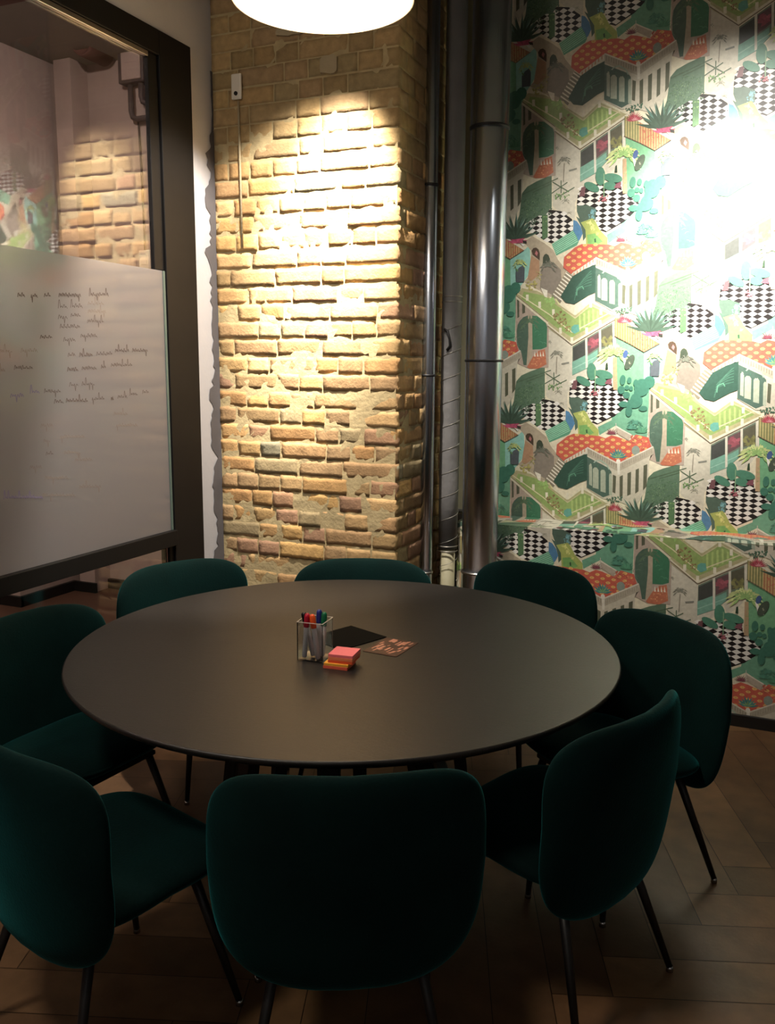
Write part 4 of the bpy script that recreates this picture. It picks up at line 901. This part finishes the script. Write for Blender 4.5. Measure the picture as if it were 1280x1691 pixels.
CHAIRS = [  # angle of the back around the table, distance of the backrest top, extra turn, label
    (-63.5, 1.055, 1.5, 'dark green velvet chair in the centre foreground, back turned to the viewer'),
    (-19.5, 1.040, -2.0, 'green velvet chair right of the foreground one, seen from behind at an angle'),
    (28.2, 1.095, 24.0, 'dark velvet chair on the right side with its back to the wallpaper and skirting'),
    (71.5, 1.190, 0.0, 'dark velvet chair behind the table in front of the wide metal pipe'),
    (111.5, 0.975, 0.0, 'dark velvet chair pushed in behind the table before the brick pier'),
    (154.0, 1.165, 0.0, 'dark velvet chair at the back left before the black frame post'),
    (-162.0, 1.095, -24.0, 'green velvet chair against the glass partition, left of the table'),
    (-105.5, 1.160, -1.0, 'teal velvet chair in the lower left corner with its whole seat showing'),
]
for i, (a, r, turn, lab) in enumerate(CHAIRS):
    c = chair if i == 0 else copy_tree(chair)
    an = radians(a); rr = r - .275
    face = an + pi + radians(turn)
    bx, by = TC[0] + r * cos(an), TC[1] + r * sin(an)
    c.location = (bx + .275 * cos(face), by + .275 * sin(face), 0); c.rotation_euler = (0, 0, face - pi / 2)
    tag(c, lab, 'chair', 'velvet chairs around the round table')

# ------------------------------------------------------------------ things on the table
ZTB = .7503
ph = empty('pen_holder', (-1.203, 2.248, ZTB), radians(5)); HW, HH, TH = .041, .118, .0025
bm = bmesh.new(); add_box(bm, -HW, HW, -HW, -HW + TH, 0, HH); add_box(bm, -HW, HW, HW - TH, HW, 0, HH); add_box(bm, -HW, -HW + TH, -HW + TH, HW - TH, 0, HH); add_box(bm, HW - TH, HW, -HW + TH, HW - TH, 0, HH)
from_bm('acrylic_wall', bm, M['acrylic'], ph); box('acrylic_base', -HW + TH, HW - TH, -HW + TH, HW - TH, 0, .004, M['acrylic'], ph)
tag(ph, 'clear square acrylic holder full of markers on the table', 'pen holder')
rimm = mat('acrylic_rim', 'c9c4bc', 0.2)
bm = bmesh.new()
for s in (-1, 1):
    add_box(bm, -HW, HW, s * HW - .0012, s * HW + .0012, HH, HH + .0015); add_box(bm, s * HW - .0012, s * HW + .0012, -HW, HW, HH, HH + .0015)
from_bm('rim', bm, rimm, ph)
M['barrel'] = mat('marker_barrel', 'c8c8ca', 0.4)
def marker(col, bx, by, tx, ty, L_, label, up_=True):
    e = empty('marker_pen', (-1.203 + bx, 2.248 + by, ZTB + .006))
    d = Vector((tx - bx, ty - by, L_)).normalized(); q = Vector((0, 0, 1)).rotation_difference(d); e.rotation_mode = 'QUATERNION'; e.rotation_quaternion = q
    cm = mat('marker_' + col, col, 0.35)
    T = .138
    bm = bmesh.new(); add_lathe(bm, [(.005, .001), (.0075, .004), (.0078, .095), (.007, .098)], 20); from_bm('barrel', bm, M['barrel'], e, True)
    bm = bmesh.new(); add_lathe(bm, [(.0086, .096), (.0088, .099), (.0088, .128), (.0078, .134), (.004, T)], 20); from_bm('cap', bm, cm, e, True)
    tag(e, label, 'marker', 'whiteboard markers in the acrylic holder')
marker('0d0d0d', -.004, -.004, -.027, -.010, .108, 'whiteboard marker with black cap, leftmost in the clear holder')
marker('b01832', -.022, -.027, -.012, -.027, .122, 'whiteboard marker with red cap in the clear holder')
marker('e8541c', .024, -.026, .009, -.027, .106, 'whiteboard marker with orange cap at the holder front')
marker('23307f', .000, .022, .002, .024, .125, 'whiteboard marker with blue cap, at the back of the holder')
marker('0c6a44', .020, .004, .028, .006, .122, 'whiteboard marker with green cap, rightmost in the clear holder')
pads = [('e8644a', 0, 0, 0.009, 'coral sticky note pad at the very bottom of the stack'), ('f5b03c', .0015, .001, 0.008, 'yellow-orange sticky note pad, second from the bottom'),
        ('e8582c', .011, .008, .008, 'deep orange sticky note pad in the middle of the stack'), ('f0895c', .012, .008, .009, 'pale orange sticky note pad under the pink top one'), ('fa7f84', .012, .009, .009, 'pink sticky note pad on top of the stack')]
z = ZTB
for i, (c, dx, dy, h, lab) in enumerate(pads):
    e = box('sticky_note_pad', -.0375, .0375, -.0375, .0375, 0, h - .0003, mat('note_' + c, c, .7), None, .0006)
    e.location = (-1.104 + dx, 2.214 + dy, z); e.rotation_euler = (0, 0, radians(6 + (i % 3) * .8)); z += h
    tag(e, lab, 'sticky notes', 'stack of sticky note pads on the table')
dc = box('black_leaflet', -.086, .086, -.098, .098, 0, .0025, mat('black_card', '070707', .8, spec=0.08), None, .0006)
dc.location = (-1.202, 2.462, ZTB); dc.rotation_euler = (0, 0, radians(-22))
tag(dc, 'dark blank card lying behind the sticky notes', 'card')
pc = empty('postcard', (-1.033, 2.434, ZTB), radians(-4))
box('card', -.058, .058, -.078, .078, 0, .0012, mat('brown_print', '4a2c22', .45, var=.4, scale=18), pc)
bm = bmesh.new(); rnd = random.Random(5)
for k in range(26):
    x = rnd.uniform(-.05, .045); y = rnd.uniform(-.068, .05); w = rnd.uniform(.004, .010); l = rnd.uniform(.012, .045)
    q = [(x, y), (x + w, y), (x + w + .004, min(.074, y + l)), (x + .004, min(.074, y + l))]; bm.faces.new([bm.verts.new((a, b, .00135 + k * .00001)) for a, b in q])
from_bm('printed_picture', bm, mat('printed_light_strips', 'c98a72', .45, var=.3, scale=30), pc)
tag(pc, 'small card with a brown and pink print lying right of the sticky notes', 'card')
